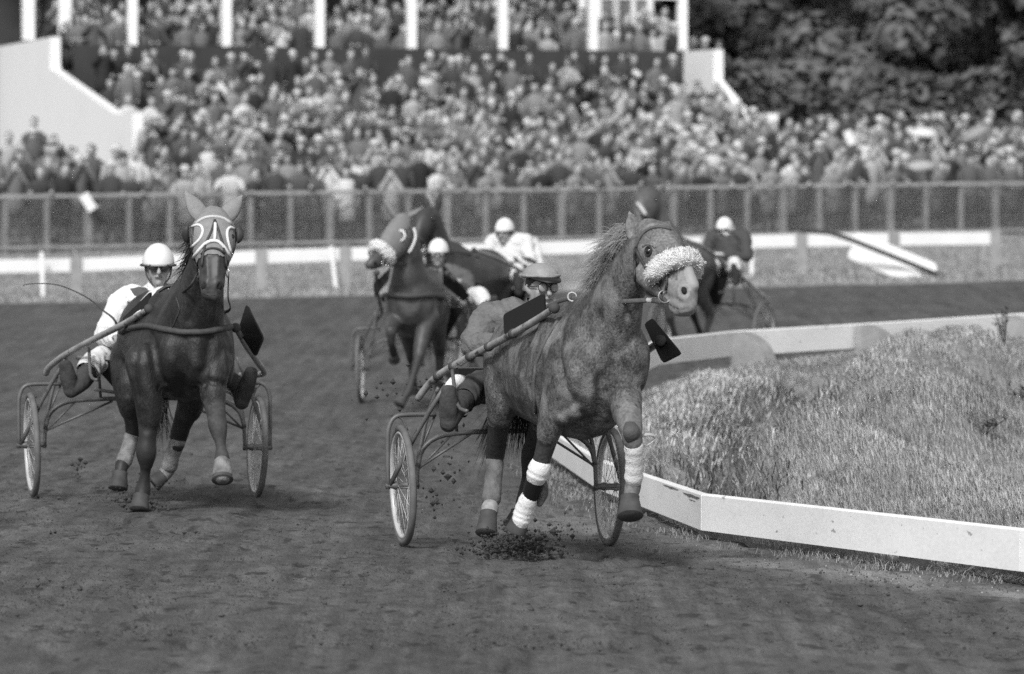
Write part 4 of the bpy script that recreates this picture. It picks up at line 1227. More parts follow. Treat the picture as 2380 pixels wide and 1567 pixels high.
def fleece(T, c, l, n, wl, wn, r, a0=-25, a1=205, parent=None):
    P = [np.array(c) - np.array(l) * math.cos(math.radians(q)) * wl + np.array(n) * math.sin(math.radians(q)) * wn for q in np.linspace(a0, a1, 9)]
    mb = MB(); mb.loft(P, [r * .75] + [r] * 7 + [r * .75], np.cross(l, n), 30, 9)
    PP = catmull(P, 8)
    VV = np.array(mb.v); ctr = np.array(PP)[np.argmin(((VV[:, None] - np.array(PP)[None]) ** 2).sum(-1), 1)]
    D = VV - ctr; D /= np.maximum(np.linalg.norm(D, axis=1)[:, None], 1e-6)
    b = vnoise(VV[:, 0] * 60 + VV[:, 1] * 41, VV[:, 2] * 60 + VV[:, 1] * 23, 71) - .5
    b2 = vnoise(VV[:, 0] * 150 + VV[:, 1] * 90, VV[:, 2] * 150 - VV[:, 1] * 60, 72) - .5
    VV = VV + D * (b * .28 + b2 * .14)[:, None] * r
    mb.v = [tuple(v) for v in VV]
    for i in RNG.integers(0, len(VV), 2600 if r < .06 else 0):
        d = D[i] + RNG.normal(0, .45, 3); q = VV[i] - D[i] * .004 + RNG.normal(0, .003, 3); s = RNG.normal(0, 1, 3)
        mb.strand([q, q + d * r * .07, q + (d + RNG.normal(0, .5, 3)) * r * .12], .0045, s / np.linalg.norm(s))
    return T.part('fleece_noseband', mb, M_fleece, parent)

def horse_grey():
    F = F1; P, L = F.P, F.L
    T = Thing('horse', 'dapple grey trotter with white fleece noseband pulling the front sulky', 'horse', F.L(1.2, 0, 0), 'trotters in the race')
    M_coat = gm('horse_grey', .074, .55, var=.46, scale=3.6, stretch=(1.25, 1.25, .85), rot=(.3, .5, 0), var2=.55, scale2=70, var3=.36, scale3=16, bump=.4, bscale=110, spec=.3, wear_or_shade=(6.5, .50, .27), wear_or_shade_w=.30)
    M_head = gm('horse_grey_head', .14, .62, var=.3, scale=9, var2=.4, scale2=75, spec=.3, bump=.2, bscale=110, wear_or_shade=(11, .54, .27), wear_or_shade_w=.2); M_nose = gm('grey_nose', .215, .6, var=.18, scale=16, var2=.15, scale2=70, spec=.35)
    M_legd = gm('coat_dark_leg', .035, .6, var=.3, scale=16, var2=.3, scale2=60, spec=.35); M_legm = gm('coat_mid_leg', .14, .6, var=.35, scale=10, var2=.3, scale2=55, spec=.35)
    ch = torso(F, 1.0, 0.0, 1.03)
    l = np.array((.84, .54, 0))
    ch.append(('coat', [P(1362, 845, 1.74), P(1398, 782, 1.88), P(1426, 728, 1.99), P(1448, 672, 2.10), P(1476, 612, 2.2), P(1500, 566, 2.27)],
               [(.24, .27), (.205, .25), (.155, .215), (.118, .165), (.098, .13), (.09, .11)], F.r * .8 + l * .2))
    hp = [(1508, 550, 2.27, .092, .105), (1526, 570, 2.35, .114, .14), (1540, 596, 2.42, .114, .152), (1552, 626, 2.48, .098, .142), (1566, 652, 2.54, .080, .115), (1580, 676, 2.59, .075, .102), (1590, 697, 2.63, .074, .092), (1595, 711, 2.65, .060, .066)]
    ch.append(('head', [P(x, y, u) for x, y, u, a, b in hp[:5]], [(a, b) for x, y, u, a, b in hp[:5]], l))
    ch.append(('nose', [P(x, y, u) for x, y, u, a, b in hp[4:]], [(a, b) for x, y, u, a, b in hp[4:]], l))
    n = np.array((.416, -.647, .63))
    # cheek plate, brow, lips, chin
    ch.append(('head', [P(1512, 630, 2.45), P(1512, 655, 2.46)], [(.05, .075), (.04, .055)], l))
    ch.append(('head', [P(1499, 636, 2.42), P(1516, 656, 2.47), P(1537, 675, 2.53), P(1558, 694, 2.58)], [(.06, .068), (.056, .058), (.046, .046), (.038, .034)], l))
    ch.append(('head', [P(1505, 570, 2.42), P(1522, 574, 2.44)], [.024, .03], l))
    ch.append(('nose', [P(1566, 712, 2.60), P(1580, 722, 2.62), P(1592, 724, 2.63)], [(.034, .03), (.044, .034), (.034, .026)], l))
    ch.append(('snip_highlight', [P(1578, 630, 2.54) + n * .075, P(1592, 655, 2.6) + n * .062, P(1602, 680, 2.64) + n * .055], [(.034, .03), (.030, .028), (.034, .03)], l))  # white nose marking, with the highlight along the bridge painted in
    ch.append(('coat', [P(1440, 770, 1.95), P(1462, 820, 2.0), P(1462, 880, 1.98)], [(.10, .12), (.115, .13), (.10, .11)], F.r))
    # right fore (picture left)
    ch.append(('coat', [P(1318, 860, 1.86), P(1292, 940, 1.84), P(1274, 1010, 1.78)], [(.115, .13), (.085, .11), (.066, .078)], F.r))
    ch.append(('dark', [P(1278, 1000, 1.78), P(1262, 1060, 1.75), P(1250, 1098, 1.72), P(1244, 1120, 1.70)], [.064, .05, .055, .046], F.r))
    ch.append(('dark', [P(1244, 1118, 1.70), P(1234, 1150, 1.64), P(1222, 1182, 1.58), P(1214, 1206, 1.57)], [.04, .034, .044, .034], F.r))
    # left fore (picture right), lifted
    ch.append(('coat', [P(1440, 870, 1.98), P(1452, 925, 2.08), P(1458, 965, 2.2)], [(.115, .12), (.095, .105), (.082, .085)], F.r))
    ch.append(('mid', [P(1458, 955, 2.18), P(1464, 985, 2.3), P(1468, 1008, 2.36), P(1472, 1030, 2.36)], [.08, .07, .06, .052], F.r))
    ch.append(('mid', [P(1472, 1025, 2.36), P(1474, 1070, 2.30), P(1474, 1108, 2.24), P(1470, 1135, 2.22), P(1464, 1160, 2.26)], [.045, .037, .04, .047, .036], F.r))
    # right hind
    ch.append(('coat', [P(1172, 830, .62), P(1168, 905, .74), P(1163, 960, .7)], [(.12, .2), (.10, .155), (.08, .11)], F.r))
    ch.append(('dark', [P(1163, 955, .7), P(1157, 1010, .58), P(1151, 1055, .46), P(1149, 1080, .46)], [.08, .06, .058, .046], F.r))
    ch.append(('mid', [P(1149, 1078, .46), P(1146, 1125, .53), P(1141, 1170, .6), P(1136, 1196, .66)], [.04, .036, .045, .035], F.r))
    # left hind, behind the tail
    ch.append(('coat', [P(1300, 850, .62), P(1290, 925, .74), P(1265, 975, .62)], [(.12, .2), (.1, .15), (.075, .1)], F.r))
    ch.append(('dark', [P(1265, 970, .62), P(1243, 1025, .42), P(1232, 1062, .3), P(1226, 1110, .24), P(1216, 1165, .2), P(1206, 1195, .22)], [.075, .056, .055, .036, .044, .034], F.r))
    fz = fuse(ch, .0115, 6, .5)
    fz = sculpt(fz, [
        ([(1392, 742), (1420, 800), (1440, 850)], .045, -.022), ([(1398, 880), (1392, 930), (1388, 975)], .032, -.030), ([(1408, 915), (1435, 893), (1470, 893), (1500, 905)], .022, -.022),
        ([(1300, 775), (1296, 830), (1312, 900), (1330, 940)], .035, -.022), ([(1345, 770), (1335, 840), (1345, 905)], .05, .016), ([(1225, 800), (1215, 870), (1222, 930)], .035, -.014),
        ([(1350, 960), (1375, 985), (1405, 985)], .025, -.016), ([(1300, 960), (1330, 945), (1352, 905)], .025, -.014), ([(1438, 800), (1446, 850), (1440, 885)], .045, .014),
        ([(1470, 700), (1452, 745), (1440, 790)], .022, -.014), ([(1490, 706), (1478, 750), (1474, 800)], .022, .010), ([(1262, 860), (1290, 872), (1320, 905)], .012, .006), ([(1410, 830), (1425, 870), (1418, 905)], .010, .006),
        ([(1522, 612), (1540, 634), (1556, 654)], .013, .010), ([(1531, 600), (1545, 614)], .020, -.010), ([(1500, 561), (1506, 555)], .016, -.012), ([(1548, 560), (1562, 590)], .03, -.006),
        ([(1497, 628), (1500, 650), (1515, 672)], .012, -.008), ([(1552, 690), (1566, 695), (1580, 702)], .018, -.010), ([(1580, 662), (1577, 676), (1580, 690), (1590, 697), (1600, 690), (1602, 676)], .012, .010), ([(1590, 676), (1590, 682)], .016, -.018),
        ([(1552, 712), (1566, 717), (1582, 720), (1600, 719)], .006, -.010), ([(1462, 940), (1470, 965)], .03, .010), ([(1160, 850), (1150, 900)], .05, .014), ([(1155, 800), (1160, 830)], .03, -.01)])
    bodymesh(T, fz, {'coat': M_coat, 'head': M_head, 'nose': M_nose, 'snip_highlight': gm('grey_snip_highlight', .285, .6, var=.12, scale=20), 'dark': M_legd, 'mid': M_legm}, M_coat)
    bv = bvh_of(fz)
    hoof(T, P(1213, 1200, 1.57), P(1198, 1236, 1.55), .05); hoof(T, P(1463, 1156, 2.27), P(1465, 1200, 2.33), .057, 1.25); hoof(T, P(1136, 1192, .67), P(1130, 1240, .74), .052); hoof(T, P(1206, 1190, .22), P(1192, 1226, .2), .05)
    # ears
    ear(T, P(1492, 566, 2.25), P(1463, 495, 2.22), .075, l, M_head, None)
    ear(T, P(1536, 548, 2.22), P(1556, 516, 2.12), .048, l, M_head, None)
    for (px, py) in ((1508, 584),):
        p = on(bv, px, py, -.004); q = on(bv, px, py, .004); T.part('eye', MB().ball(p, .022, 12, 8), M_eye)
        T.part('eyelid', MB().torus(q, tuple(q - p), .024, .006, 20, 6), gm('eyelid', .03, .5))
        T.part('brow', strap(bv, [(1494, 574), (1503, 567), (1514, 568), (1524, 576)], .008, .0), M_head)
    p = on(bv, 1591, 675, -.003); T.part('nostril', MB().ball(p, (.020, .018, .027), 12, 8, (tuple(l), tuple(n), tuple(np.cross(l, n)))), M_dark)
    T.part('mouth', strap(bv, [(1556, 706), (1566, 713), (1578, 717)], .003, -.001), gm('mouth_line', .08, .8))
    # fleece noseband and bridle
    c = P(1564, 632, 2.53)
    fleece(T, c, l, n, .118, .122, .055)
    bd = MB()
    T.part('browband', strap(bv, [(1480, 578), (1484, 562), (1493, 546), (1506, 535), (1522, 529), (1540, 529), (1558, 534)], .009, .006), M_strap)
    T.part('cheek_strap', strap(bv, [(1482, 578), (1489, 595), (1498, 612), (1508, 630)], .008, .010), M_leather)
    T.part('throat_strap', strap(bv, [(1479, 580), (1478, 610), (1479, 650), (1484, 690)], .008, .010), M_leather)
    T.part('nose_strap', strap(bv, [(1514, 648), (1532, 640), (1550, 629), (1568, 621), (1584, 616), (1598, 615)], .009, .010), M_leather)
    T.part('bit_strap', strap(bv, [(1522, 648), (1530, 664), (1541, 682)], .007, .010), M_leather)
    T.part('jaw_strap', strap(bv, [(1551, 632), (1554, 652), (1551, 674)], .007, .010), M_leather)
    T.part('jaw_strap', strap(bv, [(1544, 636), (1538, 650), (1535, 664)], .005, .010), M_leather)
    b = on(bv, 1549, 688, .022); T.part('bit_ring', MB().torus(b, (.25, -1, .1), .033, .004, 28, 6), gm('bit_steel', .3, .35, metal=.6))
    # reins
    r1 = [on(bv, 1540, 698, .015), P(1510, 698, 2.44), P(1470, 700, 2.33), P(1420, 702, 2.12), P(1370, 699, 1.9), P(1330, 694, 1.7), P(1300, 700, 1.35), P(1262, 718, .75), P(1235, 745, .35)]
    T.part('rein', MB().tube(r1, .013, 6, 5, .35, (0, 0, 1)), M_strap)
    T.part('rein_buckle', MB().loft([P(1532, 697, 2.5), P(1505, 698, 2.43)], [(.016, .01), (.014, .009)], (0, 0, 1), 8, 2), gm('pale_strap', .5, .6))
    q = P(1330, 690, 1.72); T.part('rein_ring', MB().torus(q, (.2, 1, .1), .024, .0045, 22, 6), gm('pale_strap', .5, .6))
    T.part('breast_strap', strap(bv, [(1300, 742), (1270, 790), (1246, 850), (1242, 900), (1246, 960)], .010), M_strap)
    T.part('shaft_loop', MB().tube([P(1232, 782, 1.35), P(1236, 800, 1.36), P(1241, 830, 1.38), P(1244, 872, 1.40)], .011, 6, 3, .3), M_strap)
    T.part('shaft_loop', MB().tube([P(1246, 770, 1.36), P(1250, 800, 1.38), P(1247, 872, 1.40)], .008, 6, 3, .3), M_strap)
    T.part('saddle_pad', MB().loft([L(1.34, -.22, 1.22), L(1.36, -.12, 1.37), L(1.38, 0, 1.415), L(1.36, .12, 1.37), L(1.34, .22, 1.22)], [(.012, .06)] * 5, (0, 0, 1), 10, 3), M_leather)
    # leg wraps
    def wrap_(pts, rad, mat, name):
        if name == 'bandage':      # wound turns stand a little proud of each other
            R = [np.array((q, q) if not hasattr(q, '__len__') else q) for q in rad]
            Q = catmull([np.concatenate([p, q]) for p, q in zip(pts, R)], 8)
            rows = [(q[:3], q[3:] * (1.03 if (k // 2) % 2 else .985)) for k, q in enumerate(Q)]
            T.part(name, MB().loft([p for p, q in rows], [tuple(q) for p, q in rows], F.r + np.array((0, 0, .35)), 18, 1), mat); return
        T.part(name, MB().loft(pts, rad, F.r, 14, 3), mat)
    wrap_([P(1473, 1036, 2.35), P(1474, 1072, 2.30), P(1473, 1112, 2.24)], [.053, .047, .051], M_bandage, 'bandage')
    wrap_([P(1466, 988, 2.39), P(1468, 1004, 2.42), P(1469, 1022, 2.40)], [(.035, .02), (.05, .03), (.035, .02)], gm('knee_boot', .075, .6, bump=.3, bscale=60), 'knee_boot')
    T.part('knee_boot_strap', MB().tube([P(1490, 1014, 2.3), P(1508, 1010, 2.28), P(1524, 1016, 2.24), P(1512, 1030, 2.24), P(1494, 1040, 2.28)], .009, 6, 3, .4), gm('pale_strap', .5, .6))
    wrap_([P(1255, 1086, 1.735), P(1247, 1108, 1.715)], [.063, .058], M_bandage, 'bandage')
    wrap_([P(1245, 1112, 1.71), P(1236, 1142, 1.66), P(1230, 1160, 1.63)], [.052, .048, .042], M_black, 'shin_boot')
    wrap_([P(1229, 1158, 1.635), P(1218, 1188, 1.59), P(1210, 1212, 1.575)], [.049, .054, .05], M_bandage, 'bandage')
    wrap_([P(1262, 1120, 1.66), P(1262, 1145, 1.62), P(1254, 1170, 1.6)], [(.022, .03), (.03, .04), (.018, .025)], gm('leg_boot', .13, .7, var=.3, scale=20, bump=.4, bscale=40), 'elbow_boot')
    wrap_([P(1149, 1076, .46), P(1146, 1122, .53), P(1142, 1158, .585)], [.055, .052, .057], gm('leg_boot', .13, .7), 'leg_boot')
    wrap_([P(1139, 1180, .63), P(1136, 1200, .67)], [(.05, .05), (.045, .045)], gm('fetlock_pale', .28, .8, var=.3, scale=30), 'fetlock_boot')
    # mane blown back, forelock, tail
    M_mane = gm('mane_grey', .25, .55, var=.35, scale=30, spec=.4)
    roots = [P(1478, 553, 2.2), P(1456, 585, 2.14), P(1435, 622, 2.05), P(1416, 655, 1.97), P(1398, 682, 1.88)]
    locks(T, roots, np.array((-.92, .10, -.02)), 80, 16, .165, .0040, M_mane)
    mane(T, [P(1505, 545, 2.28), P(1525, 537, 2.31), P(1545, 538, 2.28)], (.1, -.4, .5), 60, .05, .002, M_mane, .9, 'forelock')
    M_tail = gm('tail_dark', .018, .55, spec=.4)
    tl = MB()
    for i in range(420):
        a = random.uniform(0, 1); e = P(1108 + 138 * a + random.gauss(0, 7), 1030 + random.gauss(0, 26) + 18 * math.sin(a * 9), .2 + random.uniform(-.1, .22))
        s = P(1232 + random.gauss(0, 7), 800, .2 + random.uniform(-.03, .03)); m = P(1170 + 70 * a + random.gauss(0, 6), 905, .12 + random.uniform(0, .18))
        pts = catmull([s, m, e], 4); tl.strand(pts, .004, (.9, .2, .1))
    T.part('tail', tl, M_tail)
    return T, bv

def horse_bay():
    F = F2; P, L = F.P, F.L
    T = Thing('horse', 'dark bay trotter in a grey hood with white piping, ears covered', 'horse', F.L(1.2, 0, 0), 'trotters in the race')
    M_bay = gm('coat_bay', .020, .5, var=.4, scale=5, stretch=(1.6, 1.6, .6), var2=.35, scale2=36, spec=.45, bump=.3, bscale=80, wear_or_shade=(8, .60, .05), wear_or_shade_w=.2); M_leg = gm('coat_bay_leg', .024, .55, var=.3, scale=12, spec=.4); M_muz = gm('coat_bay_muzzle', .045, .5, var=.3, scale=16, spec=.4)
    M_lite = gm('coat_bay_dust', .052, .7, var=.3, scale=12, var2=.2, scale2=50)
    M_hood = gm('hood', .24, .85, var=.1, scale=20, bump=.3, bscale=150)
    ch = torso(F, 1.0, .02, 1.12)
    l = np.array((.995, .10, 0))
    ch.append(('coat', [P(425, 830, 1.75), P(440, 770, 1.9), P(455, 715, 2.02), P(470, 660, 2.12), P(482, 605, 2.2), P(490, 560, 2.26)], [(.25, .26), (.225, .24), (.185, .2), (.14, .165), (.108, .14), (.095, .12)], F.r))
    hp = [(496, 520, 2.26, .105, .11), (496, 543, 2.36, .142, .135), (496, 572, 2.44, .136, .145), (495, 602, 2.50, .104, .125), (494, 634, 2.56, .083, .098), (492, 662, 2.60, .082, .084), (491, 680, 2.62, .066, .058)]
    ch.append(('hood', [P(x, y, u) for x, y, u, a, b in hp[:4]], [(a, b) for x, y, u, a, b in hp[:4]], l))
    ch.append(('muzzle', [P(x, y, u) for x, y, u, a, b in hp[3:]], [(a, b) for x, y, u, a, b in hp[3:]], l))
    ch.append(('muzzle', [P(472, 660, 2.62), P(476, 668, 2.63)], [.022, .026], l)); ch.append(('muzzle', [P(511, 660, 2.62), P(508, 668, 2.63)], [.022, .026], l))
    ch.append(('muzzle', [P(484, 684, 2.62), P(499, 684, 2.62)], [.03, .03], (0, 0, 1)))
    ch.append(('coat', [P(338, 840, 1.88), P(346, 920, 1.88), P(347, 975, 1.87)], [(.135, .14), (.1, .12), (.078, .09)], F.r))
    ch.append(('leg', [P(347, 965, 1.87), P(343, 1015, 1.87), P(340, 1052, 1.86), P(340, 1076, 1.84)], [.08, .058, .068, .05], F.r))
    ch.append(('leg', [P(340, 1072, 1.84), P(337, 1105, 1.81), P(332, 1138, 1.79), P(328, 1158, 1.82)], [.043, .034, .052, .038], F.r))
    for q in ([P(343, 1062, 1.80), P(341, 1100, 1.76), P(336, 1132, 1.74)], [P(510, 1008, 2.12), P(515, 1035, 2.145), P(517, 1058, 2.155)]): ch.append(('leg' if q[0][0] < -1.9 else 'lite', q, [.018, .015, .02], F.r))
    ch.append(('coat', [P(497, 840, 1.98), P(494, 885, 2.04), P(496, 925, 2.08)], [(.125, .13), (.095, .115), (.08, .09)], F.r))
    ch.append(('lite', [P(495, 915, 2.07), P(502, 960, 2.12), P(506, 988, 2.15), P(510, 1012, 2.17)], [.085, .062, .063, .05], F.r))
    ch.append(('lite', [P(509, 1008, 2.17), P(514, 1040, 2.19), P(516, 1064, 2.20), P(516, 1088, 2.24)], [.043, .034, .05, .038], F.r))
    ch.append(('coat', [P(297, 830, .65), P(298, 900, .78), P(306, 950, .72)], [(.12, .2), (.10, .15), (.085, .11)], F.r))
    ch.append(('leg', [P(306, 945, .72), P(311, 975, .62), P(312, 1002, .52), P(305, 1025, .52)], [.085, .065, .062, .05], F.r))
    ch.append(('leg', [P(306, 1020, .52), P(296, 1050, .56), P(284, 1080, .62), P(279, 1102, .66)], [.043, .038, .048, .037], F.r))
    ch.append(('coat', [P(450, 830, .65), P(450, 900, .78), P(440, 950, .72)], [(.12, .2), (.10, .15), (.085, .11)], F.r))
    ch.append(('leg', [P(440, 945, .72), P(424, 985, .6), P(416, 1012, .5), P(412, 1035, .5)], [.085, .065, .062, .05], F.r))
    ch.append(('leg', [P(412, 1030, .5), P(400, 1060, .45), P(391, 1090, .4), P(378, 1108, .42)], [.044, .038, .048, .037], F.r))
    fz = fuse(ch, .0125, 6, .4)
    fz = sculpt(fz, [
        ([(428, 790), (424, 850), (420, 920)], .045, -.030), ([(352, 782), (362, 840), (378, 890)], .035, -.020), ([(488, 790), (480, 850), (470, 895)], .035, -.020), ([(390, 800), (388, 870)], .06, .016), ([(462, 800), (460, 865)], .06, .016),
        ([(452, 905), (478, 885), (510, 890), (535, 900)], .022, -.022), ([(372, 905), (392, 925), (420, 935)], .022, -.018), ([(320, 800), (312, 860), (322, 920)], .03, -.014), ([(520, 800), (528, 860)], .03, .012),
        ([(470, 640), (455, 700), (440, 745)], .028, -.016), ([(500, 695), (495, 735)], .03, .012), ([(336, 960), (340, 1000)], .02, -.010), ([(480, 600), (482, 640)], .012, .010), ([(508, 600), (506, 640)], .012, .010), ([(494, 600), (493, 650)], .02, -.006),
        ([(466, 662), (472, 652), (480, 656), (482, 668)], .010, .009), ([(502, 668), (504, 656), (512, 652), (518, 662)], .010, .009), ([(474, 664), (475, 668)], .012, -.016), ([(509, 664), (508, 668)], .012, -.016), ([(474, 681), (491, 684), (508, 681)], .006, -.010),
        ([(296, 930), (300, 960)], .025, .010), ([(330, 850), (335, 900)], .045, .012)], 34.0); bv = bvh_of(fz)
    bodymesh(T, fz, {'coat': M_bay, 'hood': M_bay, 'muzzle': M_muz, 'leg': M_leg, 'lite': M_lite}, M_bay)
    hoof(T, P(328, 1152, 1.83), P(323, 1186, 1.88), .053); hoof(T, P(516, 1082, 2.24), P(517, 1116, 2.30), .054, 1.28); hoof(T, P(279, 1098, .66), P(274, 1136, .7), .054); hoof(T, P(380, 1106, .42), P(356, 1124, .44), .05, 1.2)
    V, Fq = shell(fz, ['hood'], .006)
    hd = T.part('hood', quick_mesh('hood', V - T.base, Fq, M_hood), None)
    for (b, t) in (((474, 512), (431, 446)), ((519, 512), (562, 456))):
        o = ear(T, P(b[0], b[1], 2.26), P(t[0], t[1], 2.2), .058, l, M_hood, None); o.name = 'ear_cover'
    M_pipe = gm('white_piping', .75, .7)
    def pipe(pts, r=.009): T.part('piping', strap(bv, pts, r, .011), M_pipe, hd)
    pipe([(449, 529), (460, 524), (470, 527), (475, 538), (470, 553), (460, 565), (449, 574)]); pipe([(543, 535), (533, 529), (526, 536), (525, 550), (529, 568), (534, 590)])
    pipe([(453, 598), (460, 590), (469, 578), (479, 567), (490, 561), (503, 561), (512, 567), (522, 580), (531, 596)], .011); pipe([(500, 522), (500, 540), (499, 560)], .011)
    T.part('brow_beads', strap(bv, [(458, 522), (472, 511), (488, 507), (504, 507), (520, 511), (534, 522)], .011, .012), gm('beads', .5, .4))
    for pts in ([(499, 514), (492, 540), (480, 565), (474, 592), (472, 620)], [(499, 514), (508, 540), (517, 570), (522, 600), (523, 620)], [(470, 592), (480, 580), (494, 577), (508, 580), (519, 590)], [(452, 530), (450, 560), (452, 600), (462, 625)], [(541, 535), (541, 565), (538, 600), (528, 625)]):
        T.part('bridle_strap', strap(bv, pts, .008, .010), M_leather)
    for px in (449, 540):
        p = on(bv, px, 551, -.004); T.part('eye', MB().ball(p, .02, 10, 7), M_eye)
    s = -1
    for (px, dx) in ((444, -1), (546, 1)):
        c = on(bv, px, 546, .02)
        T.part('eye_cup', MB().dome(c + V3((-dx * .012, .0, 0)), (.06, .04, .05), ((0, .3 * dx, 1), (0, -1, .3), (dx, -.25, 0)), 80, 14, 6, .006), M_leather)
    for px in (474, 509):
        p = on(bv, px, 666, -.005); T.part('nostril', MB().ball(p, (.019, .014, .024), 10, 7), M_dark)
    T.part('mouth', strap(bv, [(472, 683), (482, 687), (500, 687), (510, 682)], .003, 0), M_dark)
    for px in (463, 527):
        b = on(bv, px, 632, .012); T.part('bit_ring', MB().torus(b, (1, .3, 0), .033, .0045, 22, 6), M_metal)
    T.part('breast_collar', strap(bv, [(284, 772), (300, 764), (340, 757), (380, 765), (420, 771), (470, 771), (520, 765), (545, 757)], .021, .006, flat=.4), gm('breast_web', .06, .7, var=.2, scale=30))
    T.part('neck_strap', strap(bv, [(410, 690), (420, 720), (408, 745), (400, 765)], .005), M_leather)
    T.part('rein', MB().tube([on(bv, 463, 634, .02), P(440, 668, 2.35), P(400, 694, 1.9), P(350, 715, 1.4), P(300, 760, .7), P(275, 785, .42)], .011, 6, 5, .4, (0, 0, 1)), M_leather)
    T.part('rein', MB().tube([on(bv, 527, 634, .02), P(530, 690, 2.35), P(534, 720, 1.9), P(500, 730, 1.2), P(400, 760, .5)], .011, 6, 5, .4, (0, 0, 1)), M_leather)
    T.part('saddle_pad', MB().loft([L(1.34, -.27, 1.2), L(1.36, -.14, 1.40), L(1.38, 0, 1.445), L(1.36, .14, 1.40), L(1.34, .27, 1.2)], [(.012, .06)] * 5, (0, 0, 1), 10, 3), M_leather)
    T.part('saddle_cloth', MB().loft([L(1.2, -.29, 1.22), L(1.2, -.15, 1.395), L(1.2, 0, 1.43), L(1.2, .15, 1.395), L(1.2, .29, 1.22)], [(.010, .14)] * 5, (0, 0, 1), 10, 3), M_bandage)
    for pts in ([P(307, 1016, .53), P(297, 1048, .56), P(288, 1072, .60)], [P(413, 1026, .5), P(401, 1058, .45), P(394, 1082, .42)]):
        T.part('leg_boot', MB().loft(pts, [.055, .05, .056], F.r, 14, 3), gm('muddy_boot', .19, .85, var=.4, scale=18, bump=.4, bscale=50))
    T.part('fetlock_boot', MB().loft([P(390, 1092, .4), P(376, 1110, .42)], [.05, .045], F.r, 12, 2), gm('muddy_boot', .25, .85))
    T.part('hoof_boot', MB().loft([P(516, 1080, 2.25), P(517, 1102, 2.28)], [.057, .064], F.r, 14, 2), gm('muddy_boot', .25, .85))
    mane(T, [P(452, 545, 2.2), P(444, 590, 2.14), P(436, 630, 2.05)], (-.45, .3, -.65), 260, .12, .004, gm('mane_black', .012, .5, spec=.4), .35)
    tl = MB()
    for i in range(160):
        e = P(365 + random.gauss(0, 22), 1000 + random.gauss(0, 22), .1); tl.strand(catmull([P(362 + random.gauss(0, 5), 800, .25), P(364 + random.gauss(0, 12), 900, .12), e], 4), .004, (.9, .2, .1))
    T.part('tail', tl, gm('mane_black', .012, .5))
    return T, bv

